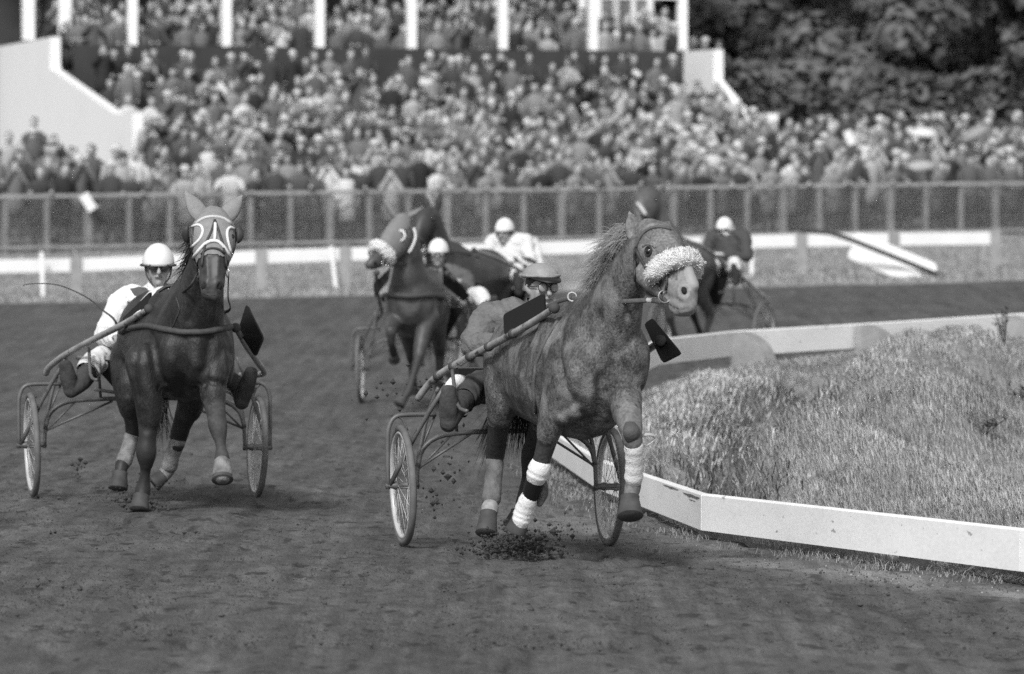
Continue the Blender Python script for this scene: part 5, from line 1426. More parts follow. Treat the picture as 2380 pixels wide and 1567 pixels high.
def horse_far(F, label, coat, hd, neck, lat, hood=None, fl=None, ears=None, gait=0, blaze=False, zz=0.0, muzz=None):
    """horses further up the track; hd and neck in F coordinates as points"""
    L = F.L
    T = Thing('horse', label, 'horse', F.L(1.2, 0, 0), 'trotters in the race')
    M_c = gm('coat_far_%03d' % int(coat * 1000), coat, .5, var=.3, scale=5, var2=.2, scale2=40, spec=.45)
    ch = torso(F, 1.0, zz, 1.05)
    ch.append(('coat', [p for p, a, b in neck], [(a, b) for p, a, b in neck], F.r * .6 + np.array(lat) * .4))
    ch.append(('hood' if hood else 'coat', [p for p, a, b in hd[:4]], [(a, b) for p, a, b in hd[:4]], lat)); ch.append(('muzzle', [p for p, a, b in hd[3:]], [(a, b) for p, a, b in hd[3:]], lat))
    g = gait
    fr = {2: [[(1.85, .92), (2.0, .83), (2.28, .77), (2.22, .63), (2.06, .57), (1.99, .52)], [(1.9, .9), (1.95, .75), (2.05, .5), (2.1, .33), (2.15, .17), (2.2, .1)]],
          0: [[(1.85, .88), (1.85, .78), (2.0, .50), (1.86, .34), (1.72, .22), (1.66, .16)], [(1.9, .88), (1.88, .72), (1.86, .46), (1.83, .3), (1.8, .15), (1.88, .09)]],
          1: [[(1.9, .9), (2.0, .75), (2.28, .60), (2.22, .42), (2.12, .28), (2.14, .20)], [(1.88, .88), (1.82, .72), (1.72, .48), (1.62, .33), (1.50, .2), (1.46, .13)]]}[g]
    hi = [[(.62, .95), (.75, .78), (.42, .5), (.52, .32), (.62, .17), (.7, .1)], [(.6, .95), (.68, .78), (.25, .52), (.1, .36), (-.02, .24), (-.08, .16)]]
    ends = []
    for s, pts in ((-1, fr[0]), (1, fr[1])):
        Q = [L(u, s * .17 - (.045 * k if g == 2 and s > 0 else 0), z + zz) for k, (u, z) in enumerate(pts)]
        ch.append(('coat', Q[:2] + [Q[2]], [(.11, .13), (.085, .1), .06], F.r)); ch.append(('leg', Q[2:], [.058, .04, .048, .038], F.r)); ends.append((Q[-1], Q[-1] - Q[-2]))
    for s, pts in ((1, hi[0]), (-1, hi[1])):
        Q = [L(u, s * .16, z + zz) for u, z in pts]
        ch.append(('coat', Q[:3], [(.12, .2), (.095, .14), .062], F.r)); ch.append(('leg', Q[2:], [.06, .04, .048, .038], F.r)); ends.append((Q[-1], Q[-1] - Q[-2]))
    fz = fuse(ch, .018, 12, .3); bv = bvh_of(fz)
    bodymesh(T, fz, {'coat': M_c, 'leg': gm('coat_far_leg', .04, .6), 'hood': M_c, 'muzzle': muzz or M_c}, M_c)
    for q, d in ends: hoof(T, q, q + d / np.linalg.norm(d) * .085, .05)
    M_e = hood or M_c
    if hood:
        V, Fq = shell(fz, ['hood'], .008); T.part('hood', quick_mesh('hood', V - T.base, Fq, hood), None)
    for b, t in ears: ear(T, b, t, .042, lat, M_e, None)
    c0 = hd[0][0]; t = (hd[-1][0] - c0); t = t / np.linalg.norm(t); la = np.array(lat) / np.linalg.norm(lat); n = np.cross(t, la)
    if n[2] < 0: n = -n
    for s in (-1, 1):
        q = hd[1][0] + la * hd[1][1] * .98 * s + n * .03; T.part('eye', MB().ball(q, .024, 8, 6), M_eye)
        q = hd[-2][0] + la * hd[-2][1] * .9 * s + n * .01; T.part('nostril', MB().ball(q, .02, 8, 6), M_dark)
        T.part('bit_ring', MB().torus(hd[-3][0] + la * (hd[-3][1] + .012) * s - n * .04, la, .033, .006, 16, 6), M_metal)
        T.part('rein', MB().tube([hd[-3][0] + la * (hd[-3][1] + .015) * s - n * .04, L(1.7, s * .2, 1.42), L(.9, s * .15, 1.30), L(.4, s * .1, 1.15)], .011, 6, 5, .4), M_leather)
    T.part('nose_strap', MB().torus(hd[3][0] + t * .04, t, (hd[3][1] + hd[3][2]) / 2 + .004, .009, 20, 6), M_leather)
    T.part('browband', MB().tube([hd[1][0] - la * hd[1][1] - t * .07, hd[0][0] + n * hd[0][2] + t * .06, hd[1][0] + la * hd[1][1] - t * .07], .012, 6, 4), M_leather)
    if fl: fleece(T, hd[3][0] + t * .03, la, n, hd[3][1] + .02, hd[3][2] + .02, fl)
    T.part('breast_collar', MB().tube([L(1.5, -.31, 1.08), L(1.85, -.30, 1.12), L(2.1, -.19, 1.14), L(2.19, 0, 1.13), L(2.1, .19, 1.14), L(1.85, .30, 1.12), L(1.5, .31, 1.08)], .026, 6, 4, .4, (0, 0, 1)), gm('breast_web', .06, .7))
    T.part('saddle_pad', MB().loft([L(1.34, -.27, 1.18), L(1.36, -.14, 1.37), L(1.38, 0, 1.425), L(1.36, .14, 1.37), L(1.34, .27, 1.18)], [(.012, .06)] * 5, (0, 0, 1), 10, 3), M_leather)
    nk = [p for p, a, b in neck]
    mane(T, [p + np.array((0, .02, .02)) + np.cross(la, (q - p)) / np.linalg.norm(q - p) * b * .9 for (p, a, b), q in zip(neck[1:], nk[2:] + [hd[0][0]])], (.3, .3, .1), 120, .16, .006, gm('mane_black', .012, .5), .5)
    tl = MB()
    for i in range(110):
        tl.strand(catmull([L(.3, random.gauss(0, .02), 1.2), L(.08, random.gauss(0, .05), .95), L(.1 + random.gauss(0, .06), random.gauss(0, .09), .55 + random.gauss(0, .08))], 4), .007, (.8, .3, .2))
    T.part('tail', tl, gm('mane_black', .012, .5))
    return T

# ---------------------------------------------------------------- drivers
def hand_chains(w, d, pal, thumb_side):
    """closed hand: palm, four bent fingers of different lengths and a thumb from the side of the palm"""
    w, d, pal = (np.array(q, float) for q in (w, d, pal)); d /= np.linalg.norm(d); pal = pal - d * pal.dot(d); pal /= np.linalg.norm(pal); s = np.cross(d, pal) * thumb_side
    ch = [('palm', [w, w + d * .04, w + d * .085], [(.030, .02), (.04, .021), (.042, .018)], s)]
    for k, (o, ln) in enumerate(((.032, .92), (.011, 1.0), (-.011, .95), (-.031, .76))):
        b = w + d * .082 + s * o
        ch.append(('finger', [b, b + d * .032 * ln + pal * .006, b + d * .036 * ln + pal * .036, b + d * .008 + pal * .048 * ln], [.0105, .0100, .0092, .0078], s))
    b = w + d * .03 + s * .036
    ch.append(('thumb', [b, b + d * .026 + s * .016 + pal * .012, b + d * .05 + s * .004 + pal * .034], [.0130, .0115, .009], pal))
    return ch
def driver(label, J, look):
    """J: named joints in place coordinates; look: materials and headgear"""
    A = {k: np.array(v, float) for k, v in J.items() if k not in ('face',)}
    f = np.array(J['face'], float); f /= np.linalg.norm(f); up = np.array((0, 0, 1.0)); up = up - f * f.dot(up) * .9; up /= np.linalg.norm(up); lat = np.cross(up, f); lat /= np.linalg.norm(lat); up = np.cross(f, lat)
    T = Thing('person', label, 'person', A['pelvis'] - np.array((0, 0, .12)), 'sulky drivers')
    h = A['head']
    sh = (A['shR'] + A['shL']) / 2; sv = A['shL'] - A['shR']; sv /= np.linalg.norm(sv)
    ch = []
    ch.append(('skin', [h - up * .118 + f * .035, h - up * .095 + f * .03, h - up * .05 + f * .012, h, h + up * .05 - f * .005, h + up * .098 - f * .008], [(.030, .032), (.045, .055), (.064, .082), (.071, .092), (.074, .096), (.058, .075)], lat))
    ch.append(('skin', [h + f * .092 + up * .03, h + f * .108 - up * .002, h + f * .118 - up * .022], [.010, .013, .0165], lat))
    ch.append(('skin', [h + f * .08 + up * .04 - lat * .03, h + f * .091 + up * .042, h + f * .08 + up * .04 + lat * .03], [.010, .012, .010], up))
    ch.append(('skin', [h + f * .083 - up * .052 - lat * .018, h + f * .090 - up * .052, h + f * .083 - up * .052 + lat * .018], [.011, .012, .011], up))
    ch.append(('skin', [h + f * .072 - up * .098, h + f * .076 - up * .092], [.02, .022], lat))
    for s in (-1, 1):
        ch.append(('skin', [h + f * .062 - up * .012 + lat * .043 * s, h + f * .05 - up * .05 + lat * .042 * s], [.022, .02], lat))
        ch.append(('skin', [h + lat * .073 * s + up * .025 - f * .012, h + lat * .081 * s + up * .008 - f * .018, h + lat * .074 * s - up * .022 - f * .005], [(.010, .018), (.012, .022), (.008, .013)], lat))
    ch.append(('skin', [A['neck'] - (h - A['neck']) * .35, A['neck'], h - up * .07 - f * .01], [.068, .06, .058], lat))
    ch.append(('jacket', [A['pelvis'], A['pelvis'] * .55 + A['chest'] * .45, A['chest'], sh - (A['neck'] - sh) * .1, A['neck'] * .8 + sh * .2], [(.165, .125), (.16, .12), (.19, .13), (.17, .105), (.075, .07)], sv))
    for k in 'RL':
        s_, e_, w_ = A['sh' + k], A['el' + k], A['ha' + k]
        ch.append(('jacket', [sh * .45 + s_ * .55, s_, s_ * .5 + e_ * .5, e_, e_ * .55 + w_ * .45, w_], [.085, .078, .066, .057, .052, .038], (0, .3, 1)))
        hp, kn, an, to, he = A['hip' + k], A['kn' + k], A['an' + k], A['to' + k], A['he' + k]
        ch.append(('trousers', [hp, hp * .5 + kn * .5, kn, kn * .6 + an * .4, an], [.105, .093, .07, .065, .052], sv))
        ch.append(('boot', [an + (kn - an) * .35, an, he], [.062, .054, .045], sv))
        ch.append(('boot', [he, (he + to) / 2, to], [(.042, .036), (.05, .034), (.038, .022)], sv))
    fz = fuse(ch, .0085 if look.get('near') else .013, 3)
    M_sk = look.get('skin', M_skin)
    bodymesh(T, fz, {'skin': M_sk, 'jacket': look['jacket'], 'trousers': look['trousers'], 'boot': M_boot}, M_sk)
    V, Fq = shell(fz, ['jacket'], .011, .020); T.part('jacket', quick_mesh('jacket', V - T.base, Fq, look['jacket']), None)
    V, Fq = shell(fz, ['trousers'], .010, .022); T.part('trousers', quick_mesh('trousers', V - T.base, Fq, look['trousers']), None)
    V, Fq = shell(fz, ['boot'], .006); cen = V[Fq].mean(1); sd = np.linalg.norm(cen - A['anR'], axis=1) < np.linalg.norm(cen - A['anL'], axis=1)
    for q in (sd, ~sd): T.part('boot', quick_mesh('boot', V - T.base, Fq[q], M_boot), None)
    for k in 'RL':
        w_, e_ = A['ha' + k], A['el' + k]
        d = w_ - e_; d /= np.linalg.norm(d)
        hz = fuse(hand_chains(w_ + d * .01, d + np.array((0, 0, .1)), A.get('palm' + k, np.array((0, 0, -1.0))), 1 if k == 'R' else -1), .0045, 1)
        T.part('glove' if look.get('glove') else 'hand', quick_mesh('hand', hz[0] - T.base, hz[1], look.get('glove', M_sk)), None)
    if look.get('collar'):
        T.part('collar', MB().torus(A['neck'] - (A['neck'] - sh) * .05, up * .8 + f * .4, .078, .02, 24, 8, 1.4), look['collar'])
    # face
    for s in (-1, 1):
        T.part('eye', MB().ball(h + f * .083 + up * .018 + lat * .031 * s, .011, 8, 6), M_eye)
    T.part('mouth', MB().tube([h + f * .092 - up * .053 - lat * .024, h + f * .103 - up * .052, h + f * .092 - up * .053 + lat * .024], .004, 5, 3), M_lip)
    T.part('hair', MB().dome(h - f * .012 + up * .018, (.083, .106, .115), (lat, f * .85 + up * .5, up * .85 - f * .5), 92, 18, 8, .008), M_hair)
    g = look['head']
    if g == 'helmet':
        hm = T.part('helmet', MB().dome(h + up * .035 - f * .006, (.108, .132, .135), (lat, f, up), 96, 26, 12, .012), M_helmet)
        T.part('rim', MB().torus(h + up * .022 - f * .006, up, .118, .007, 30, 6), gm('helmet_rim', .05, .6), hm)
        T.part('chin_strap', MB().tube([h + lat * .09 + up * .02, h + lat * .072 - up * .06 + f * .03, h - up * .128 + f * .045, h - lat * .072 - up * .06 + f * .03, h - lat * .09 + up * .02], .006, 6, 4), M_leather)
    else:
        cp = MB(); cp.dome(h + up * .072 - f * .012, (.104, .130, .082), (lat, f, up), 93, 24, 10, .01)
        c = T.part('cap', cp, look['capmat'])
        pk = MB()
        pts = [h + up * .082 + f * (.098 * math.cos(q)) * 1.15 + lat * (.098 * math.sin(q)) - f * .01 for q in np.linspace(-1.35, 1.35, 13)]
        pts2 = [p + f * (.075 * math.cos(q) ** .7) - up * .032 * math.cos(q) for p, q in zip(pts, np.linspace(-1.35, 1.35, 13))]
        pk.add(pts + pts2, [(i, i + 1, 14 + i, 13 + i) for i in range(12)]); m = len(pk.v)
        pk.add([p - up * .009 for p in pts + pts2], [(i, 13 + i, 14 + i, i + 1) for i in range(12)])
        o = len(pk.v) - 26
        for i in range(12): pk.f.append((13 + i, 14 + i, o + 14 + i, o + 13 + i)); pk.mi.append(0); pk.f.append((i, o + i, o + i + 1, i + 1)); pk.mi.append(0)
        T.part('peak', pk, M_black, c)
        T.part('band', MB().torus(h + up * .082 - f * .004, up, .110, .008, 30, 6, 1.2), look['capmat'], c)
    gl = look.get('goggles')
    if gl:
        fr = MB()
        for s in (-1, 1): 
            fr.torus(h + f * .107 + up * .016 + lat * .036 * s, f + lat * .3 * s, .028, .0045 if gl == 'dark' else .0028, 22, 6)
        fr.tube([h + lat * .087 + up * .02, h + f * .08 + lat * .066 + up * .02], .004, 5); fr.tube([h - lat * .087 + up * .02, h + f * .08 - lat * .066 + up * .02], .004, 5)
        fr.tube([h + f * .113 + up * .022 - lat * .012, h + f * .113 + up * .022 + lat * .012], .004, 5)
        g_ = T.part('goggles' if gl == 'clear' else 'glasses', fr, M_black if gl == 'dark' else M_leather)
        for s in (-1, 1): T.part('lens', MB().ball(h + f * .105 + up * .016 + lat * .036 * s, (.027, .006, .025), 12, 8, (lat, f, up)), M_glass if gl == 'dark' else gm('clear_lens', .30, .15, spec=.7), g_)
    return T, A, f, up, lat
def seated(F, dz=0.0, lean=0.0, v=0.0):
    L = F.L
    J = dict(pelvis=L(-.02, v, 1.0 + dz), chest=L(-.10 + lean, v, 1.28 + dz), neck=L(-.06 + lean, v, 1.46 + dz), head=L(-.02 + lean, v, 1.615 + dz), face=F.h + np.array((0, 0, -.05)))
    for k, s in (('R', -1), ('L', 1)):
        J['sh' + k] = L(-.08 + lean, v + s * .2, 1.39 + dz); J['el' + k] = L(.06, v + s * .30, 1.14 + dz); J['ha' + k] = L(.30, v + s * .09, 1.16 + dz)
        J['hip' + k] = L(0, v + s * .11, .98 + dz); J['kn' + k] = L(.42, v + s * .28, 1.06 + dz); J['an' + k] = L(.76, v + s * .44, .88 + dz); J['he' + k] = L(.79, v + s * .45, .83 + dz); J['to' + k] = L(.88, v + s * .46, 1.04 + dz)
    return J
# ---------------------------------------------------------------- the five teams
F1 = Frame(1178, 29.75, 15); F2 = Frame(337, 34.3, 13.5); F3 = Frame(995, 52.6, -4); F4 = Frame(1180, 58.0, -22, .02); F5 = Frame(1654, 63.6, -25)
def team_one():
    P, L = F1.P, F1.L
    T, bv = horse_grey()
    sh = [[L(-.06, -.52, .86), P(1012, 878, .22), P(1085, 833, .6), P(1170, 788, 1.1), P(1240, 748, 1.5), P(1288, 716, 1.78)],
          [L(-.06, .50, .86), L(.3, .46, .95), L(1.0, .44, 1.10), P(1508, 812, 1.6), P(1535, 792, 1.85)]]
    pl = [in_plane(F1, [(1171, 731), (1266, 681), (1268, 728), (1174, 781)], (1.15, 1.34, 1.345)), in_plane(F1, [(1518, 740), (1585, 821), (1540, 844), (1498, 755)], (1.66, 1.95, 1.91))]
    S = sulky(F1, 'front sulky with muddy tyres drawn by the dapple grey', 1.25, sh, pl, wheel_yaw=12, seat_z=.94, flap=False)
    S.part('seat_pan', MB().box(P(1096, 866, .12), F1.r * .115, F1.h * .14, (0, 0, .028)), M_black, smooth=False)
    J = dict(pelvis=P(1195, 868, -.02), chest=P(1203, 790, -.05), neck=P(1236, 728, .02), head=P(1257, 673, .06), face=(.42, -.9, -.04),
             shR=P(1133, 738, 0), elR=P(1098, 800, .12), haR=P(1200, 800, .42), shL=P(1292, 752, .02), elL=P(1320, 820, .2), haL=P(1258, 790, .5),
             hipR=P(1165, 892, .0), knR=P(1100, 905, .36), anR=P(1062, 948, .74), heR=P(1042, 985, .80), toR=P(1043, 905, .86),
             hipL=P(1235, 880, .0), knL=P(1320, 872, .40), anL=P(1385, 960, .74), heL=P(1392, 985, .80), toL=P(1396, 905, .86))
    D, A, f, up, lat = driver('driver of the grey in a flat cap with dark peak, clear goggles and grey jacket', J,
        dict(near=True, jacket=gm('jacket_grey', .135, .85, var=.15, scale=12, stretch=(1, 1, 1.6), bump=.7, bscale=20, var2=.1, scale2=60), trousers=gm('trousers_mud', .06, .9, var=.4, scale=12), head='cap', capmat=gm('cap_grey', .27, .8, var=.15, scale=18, bump=.3, bscale=60), goggles='clear', collar=gm('collar_dark', .05, .8)))
    D.part('knee_patch', MB().loft([P(1045, 900, .52), P(1062, 890, .45), P(1075, 888, .40)], [(.03, .04), (.045, .05), (.03, .04)], F1.r, 10, 3), M_bandage)
def team_two():
    P, L = F2.P, F2.L
    T, bv = horse_bay()
    sh = [[L(-.06, -.66, .84), P(116, 852, .2), P(150, 826, .42), P(215, 790, .8), P(285, 755, 1.25), P(346, 718, 1.7)],
          [L(-.06, .66, .82), P(612, 868, .25), P(596, 838, .5), P(570, 800, 1.1), P(548, 762, 1.6)]]
    pl = [in_plane(F2, [(286, 741), (352, 677), (349, 703), (288, 764)], (1.15, 1.5, 1.49)), in_plane(F2, [(574, 707), (613, 786), (594, 830), (555, 768)], (1.3, 1.5, 1.47))]
    S = sulky(F2, 'sulky of the white suited driver with dark dust cloth under the seat', 1.53, sh, pl, wheel_yaw=12, seat_z=.93, flap=False, fancy=False)
    S.part('dust_cloth', MB().plate([P(203, 830, .42), P(285, 842, .42), P(290, 918, .3), P(268, 905, .32)], .01), M_black, smooth=False)
    S.part('seat_strut', MB().tube([P(220, 905, .1), P(330, 922, .1), P(450, 922, .1)], .012, 6), M_tube)
    J = dict(pelvis=P(318, 850, -.02), chest=P(340, 760, -.08), neck=P(362, 690, -.03), head=P(368, 624, .02), face=(.10, -.99, -.06),
             shR=P(288, 698, -.02), elR=P(243, 780, .15), haR=P(268, 785, .42), shL=P(425, 694, -.02), elL=P(462, 780, .15), haL=P(420, 800, .42),
             hipR=P(288, 848, .0), knR=P(222, 838, .40), anR=P(190, 888, .76), heR=P(165, 908, .80), toR=P(152, 846, .88),
             hipL=P(352, 848, .0), knL=P(470, 850, .42), anL=P(556, 900, .76), heL=P(562, 935, .80), toL=P(585, 862, .88))
    M_suit = gm('white_suit', .70, .85, var=.06, scale=10, bump=.5, bscale=24, wear_or_shade=(34, .70, .25))
    D, A, f, up, lat = driver('driver in a white suit with dark patches, white helmet and sunglasses, holding a whip', J,
        dict(near=True, jacket=M_suit, trousers=gm('white_trousers', .66, .9, var=.12, scale=14, wear_or_shade=(30, .6, .22)), head='helmet', goggles='dark', collar=M_suit))
    # dark patches sewn on the chest and shoulder
    M_p = gm('suit_patch', .09, .9, var=.15, scale=30)
    bvs = BVHTree.FromPolygons([tuple(v.co + V3(D.base)) for o in D.root.children if o.name.startswith('jacket') for v in o.data.vertices], [tuple(p.vertices) for o in D.root.children if o.name.startswith('jacket') for p in o.data.polygons])
    for poly in ([(302, 672), (322, 668), (340, 670), (352, 682), (340, 690), (312, 687)], [(294, 701), (314, 702), (318, 722), (300, 722)], [(322, 700), (336, 704), (334, 722), (322, 722)]):
        mb = MB(); c = np.mean(np.array(poly), 0); n = 6
        pts = []
        for k in range(len(poly)):
            (x0, y0), (x1, y1) = poly[k], poly[(k + 1) % len(poly)]
            for t in (0, .5): pts.append((x0 + (x1 - x0) * t, y0 + (y1 - y0) * t))
        cen = on(bvs, c[0], c[1], .006, 34.3); ring = [on(bvs, x, y, .005, 34.3) for x, y in pts]; mid = [on(bvs, (x + c[0]) / 2, (y + c[1]) / 2, .006, 34.3) for x, y in pts]; k = len(pts)
        mb.add([cen] + mid + ring, [(0, 1 + i, 1 + (i + 1) % k) for i in range(k)] + [(1 + i, 1 + k + i, 1 + k + (i + 1) % k, 1 + (i + 1) % k) for i in range(k)])
        D.part('patch', mb, M_p)
    # whip in the right hand
    w = [P(285, 800, .45), P(268, 747, .5), P(240, 722, .48), P(215, 700, .45), P(180, 680, .4), P(140, 664, .36), P(100, 659, .32), P(62, 661, .3), P(53, 665, .3)]
    o = link('whip', MB().tube([p - w[0] for p in w], [.009, .008, .006, .005, .0045, .004, .0035, .003, .0025], 6, 5).mesh('whip', M_leather), loc=w[0])
    tag(o, 'thin dark whip curving out from the white suited driver', 'whip')
def team_three():
    P, L = F3.P, F3.L
    lat = np.array((.74, -.68, 0))
    hd = [(P(936, 517, 2.1), .085, .10), (P(926, 543, 2.2), .108, .14), (P(910, 570, 2.3), .10, .15), (P(893, 590, 2.38), .072, .11), (P(877, 605, 2.45), .062, .085), (P(864, 613, 2.5), .055, .07), (P(857, 617, 2.52), .045, .05)]
    nk = [(L(1.7, .0, 1.12), .22, .28), (P(952, 655, 1.92), .19, .24), (P(950, 605, 2.0), .14, .19), (P(946, 560, 2.06), .11, .15), (P(940, 530, 2.1), .095, .12)]
    ears = [(P(916, 502, 2.08), P(891, 465, 2.05)), (P(950, 502, 2.05), P(982, 482, 2.0))]
    M_h = gm('hood_far', .19, .85, var=.1, scale=20)
    T = horse_far(F3, 'brown trotter in a grey hood and fleece noseband, head turned aside', .062, hd, nk, lat, hood=M_h, fl=.062, ears=ears, gait=2, zz=.02)
    # white rings round the eye openings of the hood
    n = np.array((-.3, -.5, .8)); c = P(931, 548, 2.34)
    T.part('piping', MB().torus(c, (-.5, -.85, .1), .05, .011, 24, 6), gm('white_piping', .75, .7))
    T.part('piping', MB().tube([P(962, 530, 2.25), P(966, 550, 2.26), P(960, 570, 2.27), P(950, 588, 2.27)], .012, 6, 4), gm('white_piping', .75, .7))
    pl = [[P(868, 660, 1.6), P(908, 622, 1.75), P(902, 652, 1.75), P(872, 690, 1.6)], [P(1030, 618, 1.7), P(1052, 640, 1.6), P(1092, 688, 1.3), P(1078, 700, 1.3), P(1030, 660, 1.6)]]
    sulky(F3, 'sulky behind the brown horse in the hood', 1.40, None, pl, seat_z=.93, detail=False, fancy=False, flap=True)
    J = seated(F3, .06, .0, .28); J['head'] = P(1019, 592, .02); J['neck'] = P(1024, 620, -.02); J['chest'] = P(1035, 665, -.06); J['shR'] = P(998, 642, 0); J['shL'] = P(1080, 645, -.04); J['elL'] = P(1092, 690, .1)
    driver('driver in a dark grey jacket, white helmet and goggles behind the hooded brown horse', J, dict(jacket=gm('jacket_dark', .10, .85, var=.2, scale=12), trousers=gm('white_trousers', .66, .9), head='helmet', goggles='clear', collar=gm('collar_grey', .2, .8)))
def team_four():
    P, L = F4.P, F4.L
    lat = F4.r
    hd = [(L(2.22, -.02, 1.98), .085, .10), (L(2.32, -.03, 1.91), .105, .14), (L(2.40, -.04, 1.81), .095, .14), (L(2.47, -.05, 1.70), .072, .105), (L(2.53, -.05, 1.60), .062, .085), (L(2.57, -.05, 1.53), .055, .068), (L(2.58, -.05, 1.49), .045, .05)]
    nk = [(L(1.75, 0, 1.16), .22, .28), (L(1.93, 0, 1.40), .17, .24), (L(2.06, 0, 1.64), .125, .19), (L(2.15, 0, 1.83), .10, .145), (L(2.2, 0, 1.94), .09, .12)]
    ears = [(L(2.18, -.06, 2.05), L(2.2, -.10, 2.22)), (L(2.18, .06, 2.05), L(2.2, .10, 2.22))]
    dn = np.array((0, 0, -.13)); hd = [(p + dn, a, b) for p, a, b in hd]; nk = nk[:1] + [(p + dn * .7, a, b) for p, a, b in nk[1:]]; ears = [(p + dn, q + dn) for p, q in ears]
    horse_far(F4, 'black trotter half hidden behind the hooded brown horse', .045, hd, nk, lat, ears=ears, gait=1, zz=.08)
    sulky(F4, 'sulky with white suited driver half hidden behind the grey', 1.40, [[L(-.12, s * .56, .84), L(.12, s * .47, 1.0), L(.5, s * .455, 1.16), L(1.2, s * .42, 1.34), L(1.85, s * .35, 1.46)] for s in (-1, 1)], None, seat_z=.94, detail=False, fancy=False)
    J = seated(F4, .16); J['head'] = P(1173, 541, -.02); J['face'] = (-.35, -.9, -.1)
    D4 = driver('driver in white suit with dark sleeve band, far behind the grey horse', J, dict(jacket=gm('white_suit_far', .62, .9, var=.08, scale=10), trousers=gm('white_trousers', .66, .9), head='helmet', collar=gm('white_suit_far', .62, .9)))
    for k in 'RL':
        a, b = J['el' + k], J['ha' + k]
        D4[0].part('sleeve_band', MB().loft([a + (b - a) * .05, a + (b - a) * .8], [.078, .062], (0, .3, 1), 12, 2), gm('jacket_dark2', .06, .85))
def team_five():
    P, L = F5.P, F5.L
    lat = F5.r * .97 + F5.h * .25; lat /= np.linalg.norm(lat)
    hd = [(P(1512, 454, 2.2), .09, .10), (P(1504, 468, 2.3), .11, .14), (P(1498, 488, 2.4), .10, .14), (P(1492, 510, 2.48), .075, .105), (P(1488, 532, 2.55), .065, .085), (P(1485, 548, 2.6), .058, .07), (P(1484, 556, 2.61), .045, .05)]
    nk = [(L(1.75, 0, 1.16), .22, .28), (P(1548, 582, 1.9), .17, .24), (P(1534, 537, 2.02), .13, .19), (P(1522, 497, 2.1), .105, .15), (P(1516, 467, 2.15), .09, .12)]
    ears = [(P(1496, 449, 2.16), P(1482, 429, 2.15)), (P(1528, 447, 2.14), P(1548, 432, 2.12))]
    hd = [(p, a * 1.32, b * 1.32) for p, a, b in hd]; nk = nk[:1] + [(p, a * 1.25, b * 1.25) for p, a, b in nk[1:]]
    T = horse_far(F5, 'dark trotter with a white star, head showing above the grey horse', .085, hd, nk, lat, ears=ears, gait=1, zz=.06)
    T.part('star', MB().loft([P(1482, 474, 2.60), P(1491, 484, 2.68), P(1500, 498, 2.72)], [(.02, .03), (.03, .03), (.022, .03)], F5.r, 8, 3), gm('star_pale', .45, .7))
    sulky(F5, 'farthest sulky, beyond the low rail, with a black dust cloth', 1.40, [[L(-.25, s * .62, .75), L(.05, s * .50, .95), L(.5, s * .455, 1.12), L(1.2, s * .42, 1.36), L(1.85, s * .35, 1.50)] for s in (-1, 1)], None, seat_z=.94, detail=False, fancy=False)
    J = seated(F5, .12, 0, .2); J['head'] = P(1684, 536, -.02); J['face'] = (-.25, -.95, -.1)
    driver('driver in a dark jacket, white helmet and white gloves beyond the low rail', J, dict(jacket=gm('jacket_dark2', .075, .85, var=.2, scale=12), trousers=gm('white_trousers', .66, .9), head='helmet', glove=M_glove_w, collar=gm('white_suit_far', .62, .9)))
team_one(); team_two(); team_three(); team_four(); team_five()

# ---------------------------------------------------------------- flying dirt, clods, pebbles
M_clod = gm('clod', .045, .95, var=.3, scale=20)
def lumps(name, pts, sizes, mat, label):
    oct_ = np.array([(1, 0, 0), (0, 1, 0), (-1, 0, 0), (0, -1, 0), (0, 0, 1), (0, 0, -1)], float); fc = np.array([(0, 1, 4), (1, 2, 4), (2, 3, 4), (3, 0, 4), (1, 0, 5), (2, 1, 5), (3, 2, 5), (0, 3, 5)])
    n = len(pts)
    V = oct_[None] * (np.array(sizes)[:, None, None]) * RNG.uniform(.6, 1.3, (n, 6, 1))
    q = RNG.uniform(0, 6.28, n); c, s = np.cos(q)[:, None], np.sin(q)[:, None]
    V = np.stack([V[..., 0] * c - V[..., 1] * s, V[..., 0] * s + V[..., 1] * c, V[..., 2]], -1) + np.array(pts)[:, None]
    F = (fc[None] + (np.arange(n) * 6)[:, None, None]).reshape(-1, 3)
    tag(link(name, quick_mesh(name, V.reshape(-1, 3), F, mat, False)), label, kind='stuff')
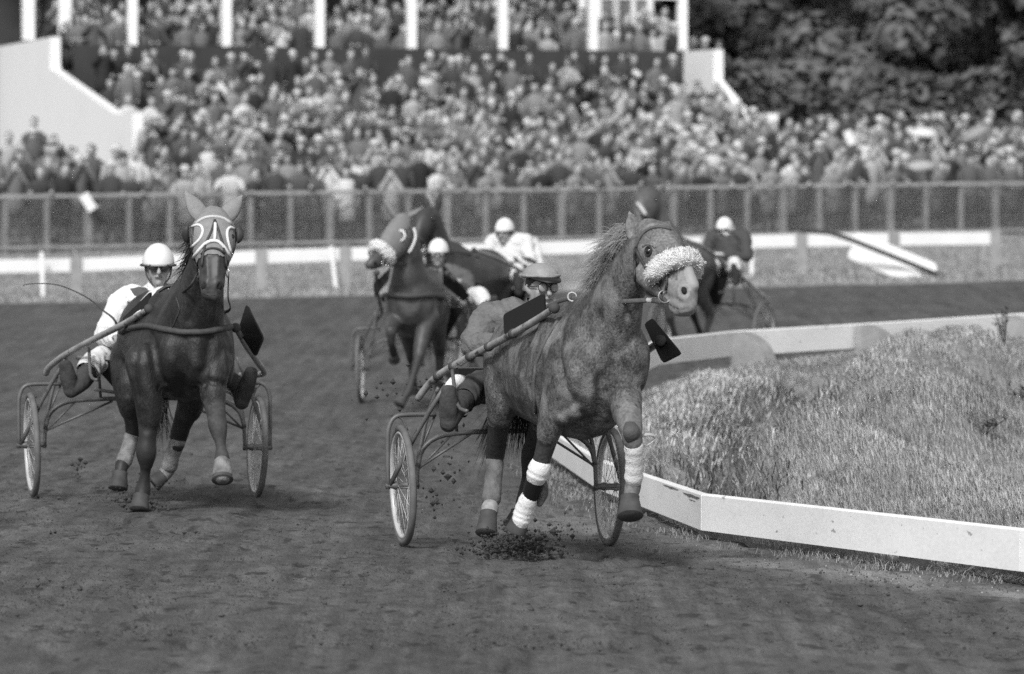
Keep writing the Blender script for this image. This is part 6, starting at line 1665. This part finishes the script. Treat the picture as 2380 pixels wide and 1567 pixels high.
def make_dirt():
    n = 3600
    y = 22.3 + RNG.random(n) ** 1.5 * 20; x = RNG.uniform(-.105, .115, n) * y; k = (x < x_rail(y) - .12) & (vnoise(x * 2.2, y * .9, 16) + RNG.random(n) * .5 > .62); x, y = x[k], y[k]
    sz = RNG.gamma(1.5, .0032, len(x)) + .002
    lumps('dirt_clods', np.stack([x, y, ground(x, y) + sz * .2], 1), np.minimum(sz, .017), gm('track_clod', .065, .95, var=.25, scale=12), 'dark clods scattered over the dirt track')
    n = 14000
    y = 22.3 + RNG.random(n) ** 1.4 * 14; x = RNG.uniform(-.105, .115, n) * y; k = (x < x_rail(y) - .05) & (vnoise(x * 3, y * 1.3, 24) + RNG.random(n) * .6 > .6); x, y = x[k], y[k]
    sz = RNG.uniform(.0018, .0062, len(x)); lumps('loose_crumbs', np.stack([x, y, ground(x, y) + .004 + sz * .3], 1), sz, gm('crumb', .075, .95, var=.45, scale=30), 'fine loose crumbs of dirt over the track')
    n = 110
    y = RNG.uniform(23.5, 29, n); x = x_rail(y) - RNG.uniform(.08, .8, n); lumps('pebbles', np.stack([x, y, ground(x, y) + .004], 1), RNG.uniform(.003, .008, n), gm('pebble', .32, .8), 'small pale stones along the foot of the low rail')
    def spray(name, label, blobs, Fr):
        P, S = [], []
        for (px, py, rx, ry, u, m, s) in blobs:
            for i in range(m):
                a = P_ = Fr.P(px + random.gauss(0, rx), py + random.gauss(0, ry), u + random.uniform(-.3, .3))
                g = gz(a[0], a[1]) + .01
                if a[2] < g:
                    if random.random() < .55: continue
                    a[2] = g
                P.append(a); S.append(min(abs(random.gauss(0, s)) + .003, .03))
        lumps(name, P, S, M_clod, label)
    spray('flying_dirt', 'dirt thrown up under the hooves of the grey', [(1205, 1272, 46, 16, 1.1, 520, .008), (1190, 1252, 34, 16, 1.2, 200, .006), (1160, 1280, 55, 10, .8, 160, .007), (1045, 1085, 22, 30, .1, 26, .009), (930, 905, 55, 30, -.8, 36, .008), (1010, 1160, 26, 22, 0, 26, .006), (1285, 1240, 40, 20, .6, 50, .006)], F1)
    spray('flying_dirt', 'dirt thrown up under the bay horse forefoot', [(328, 1190, 26, 14, 1.6, 150, .009), (295, 1150, 28, 20, .8, 60, .006), (182, 1090, 10, 12, .2, 22, .008), (365, 1140, 18, 18, .8, 36, .005)], F2)
make_dirt()
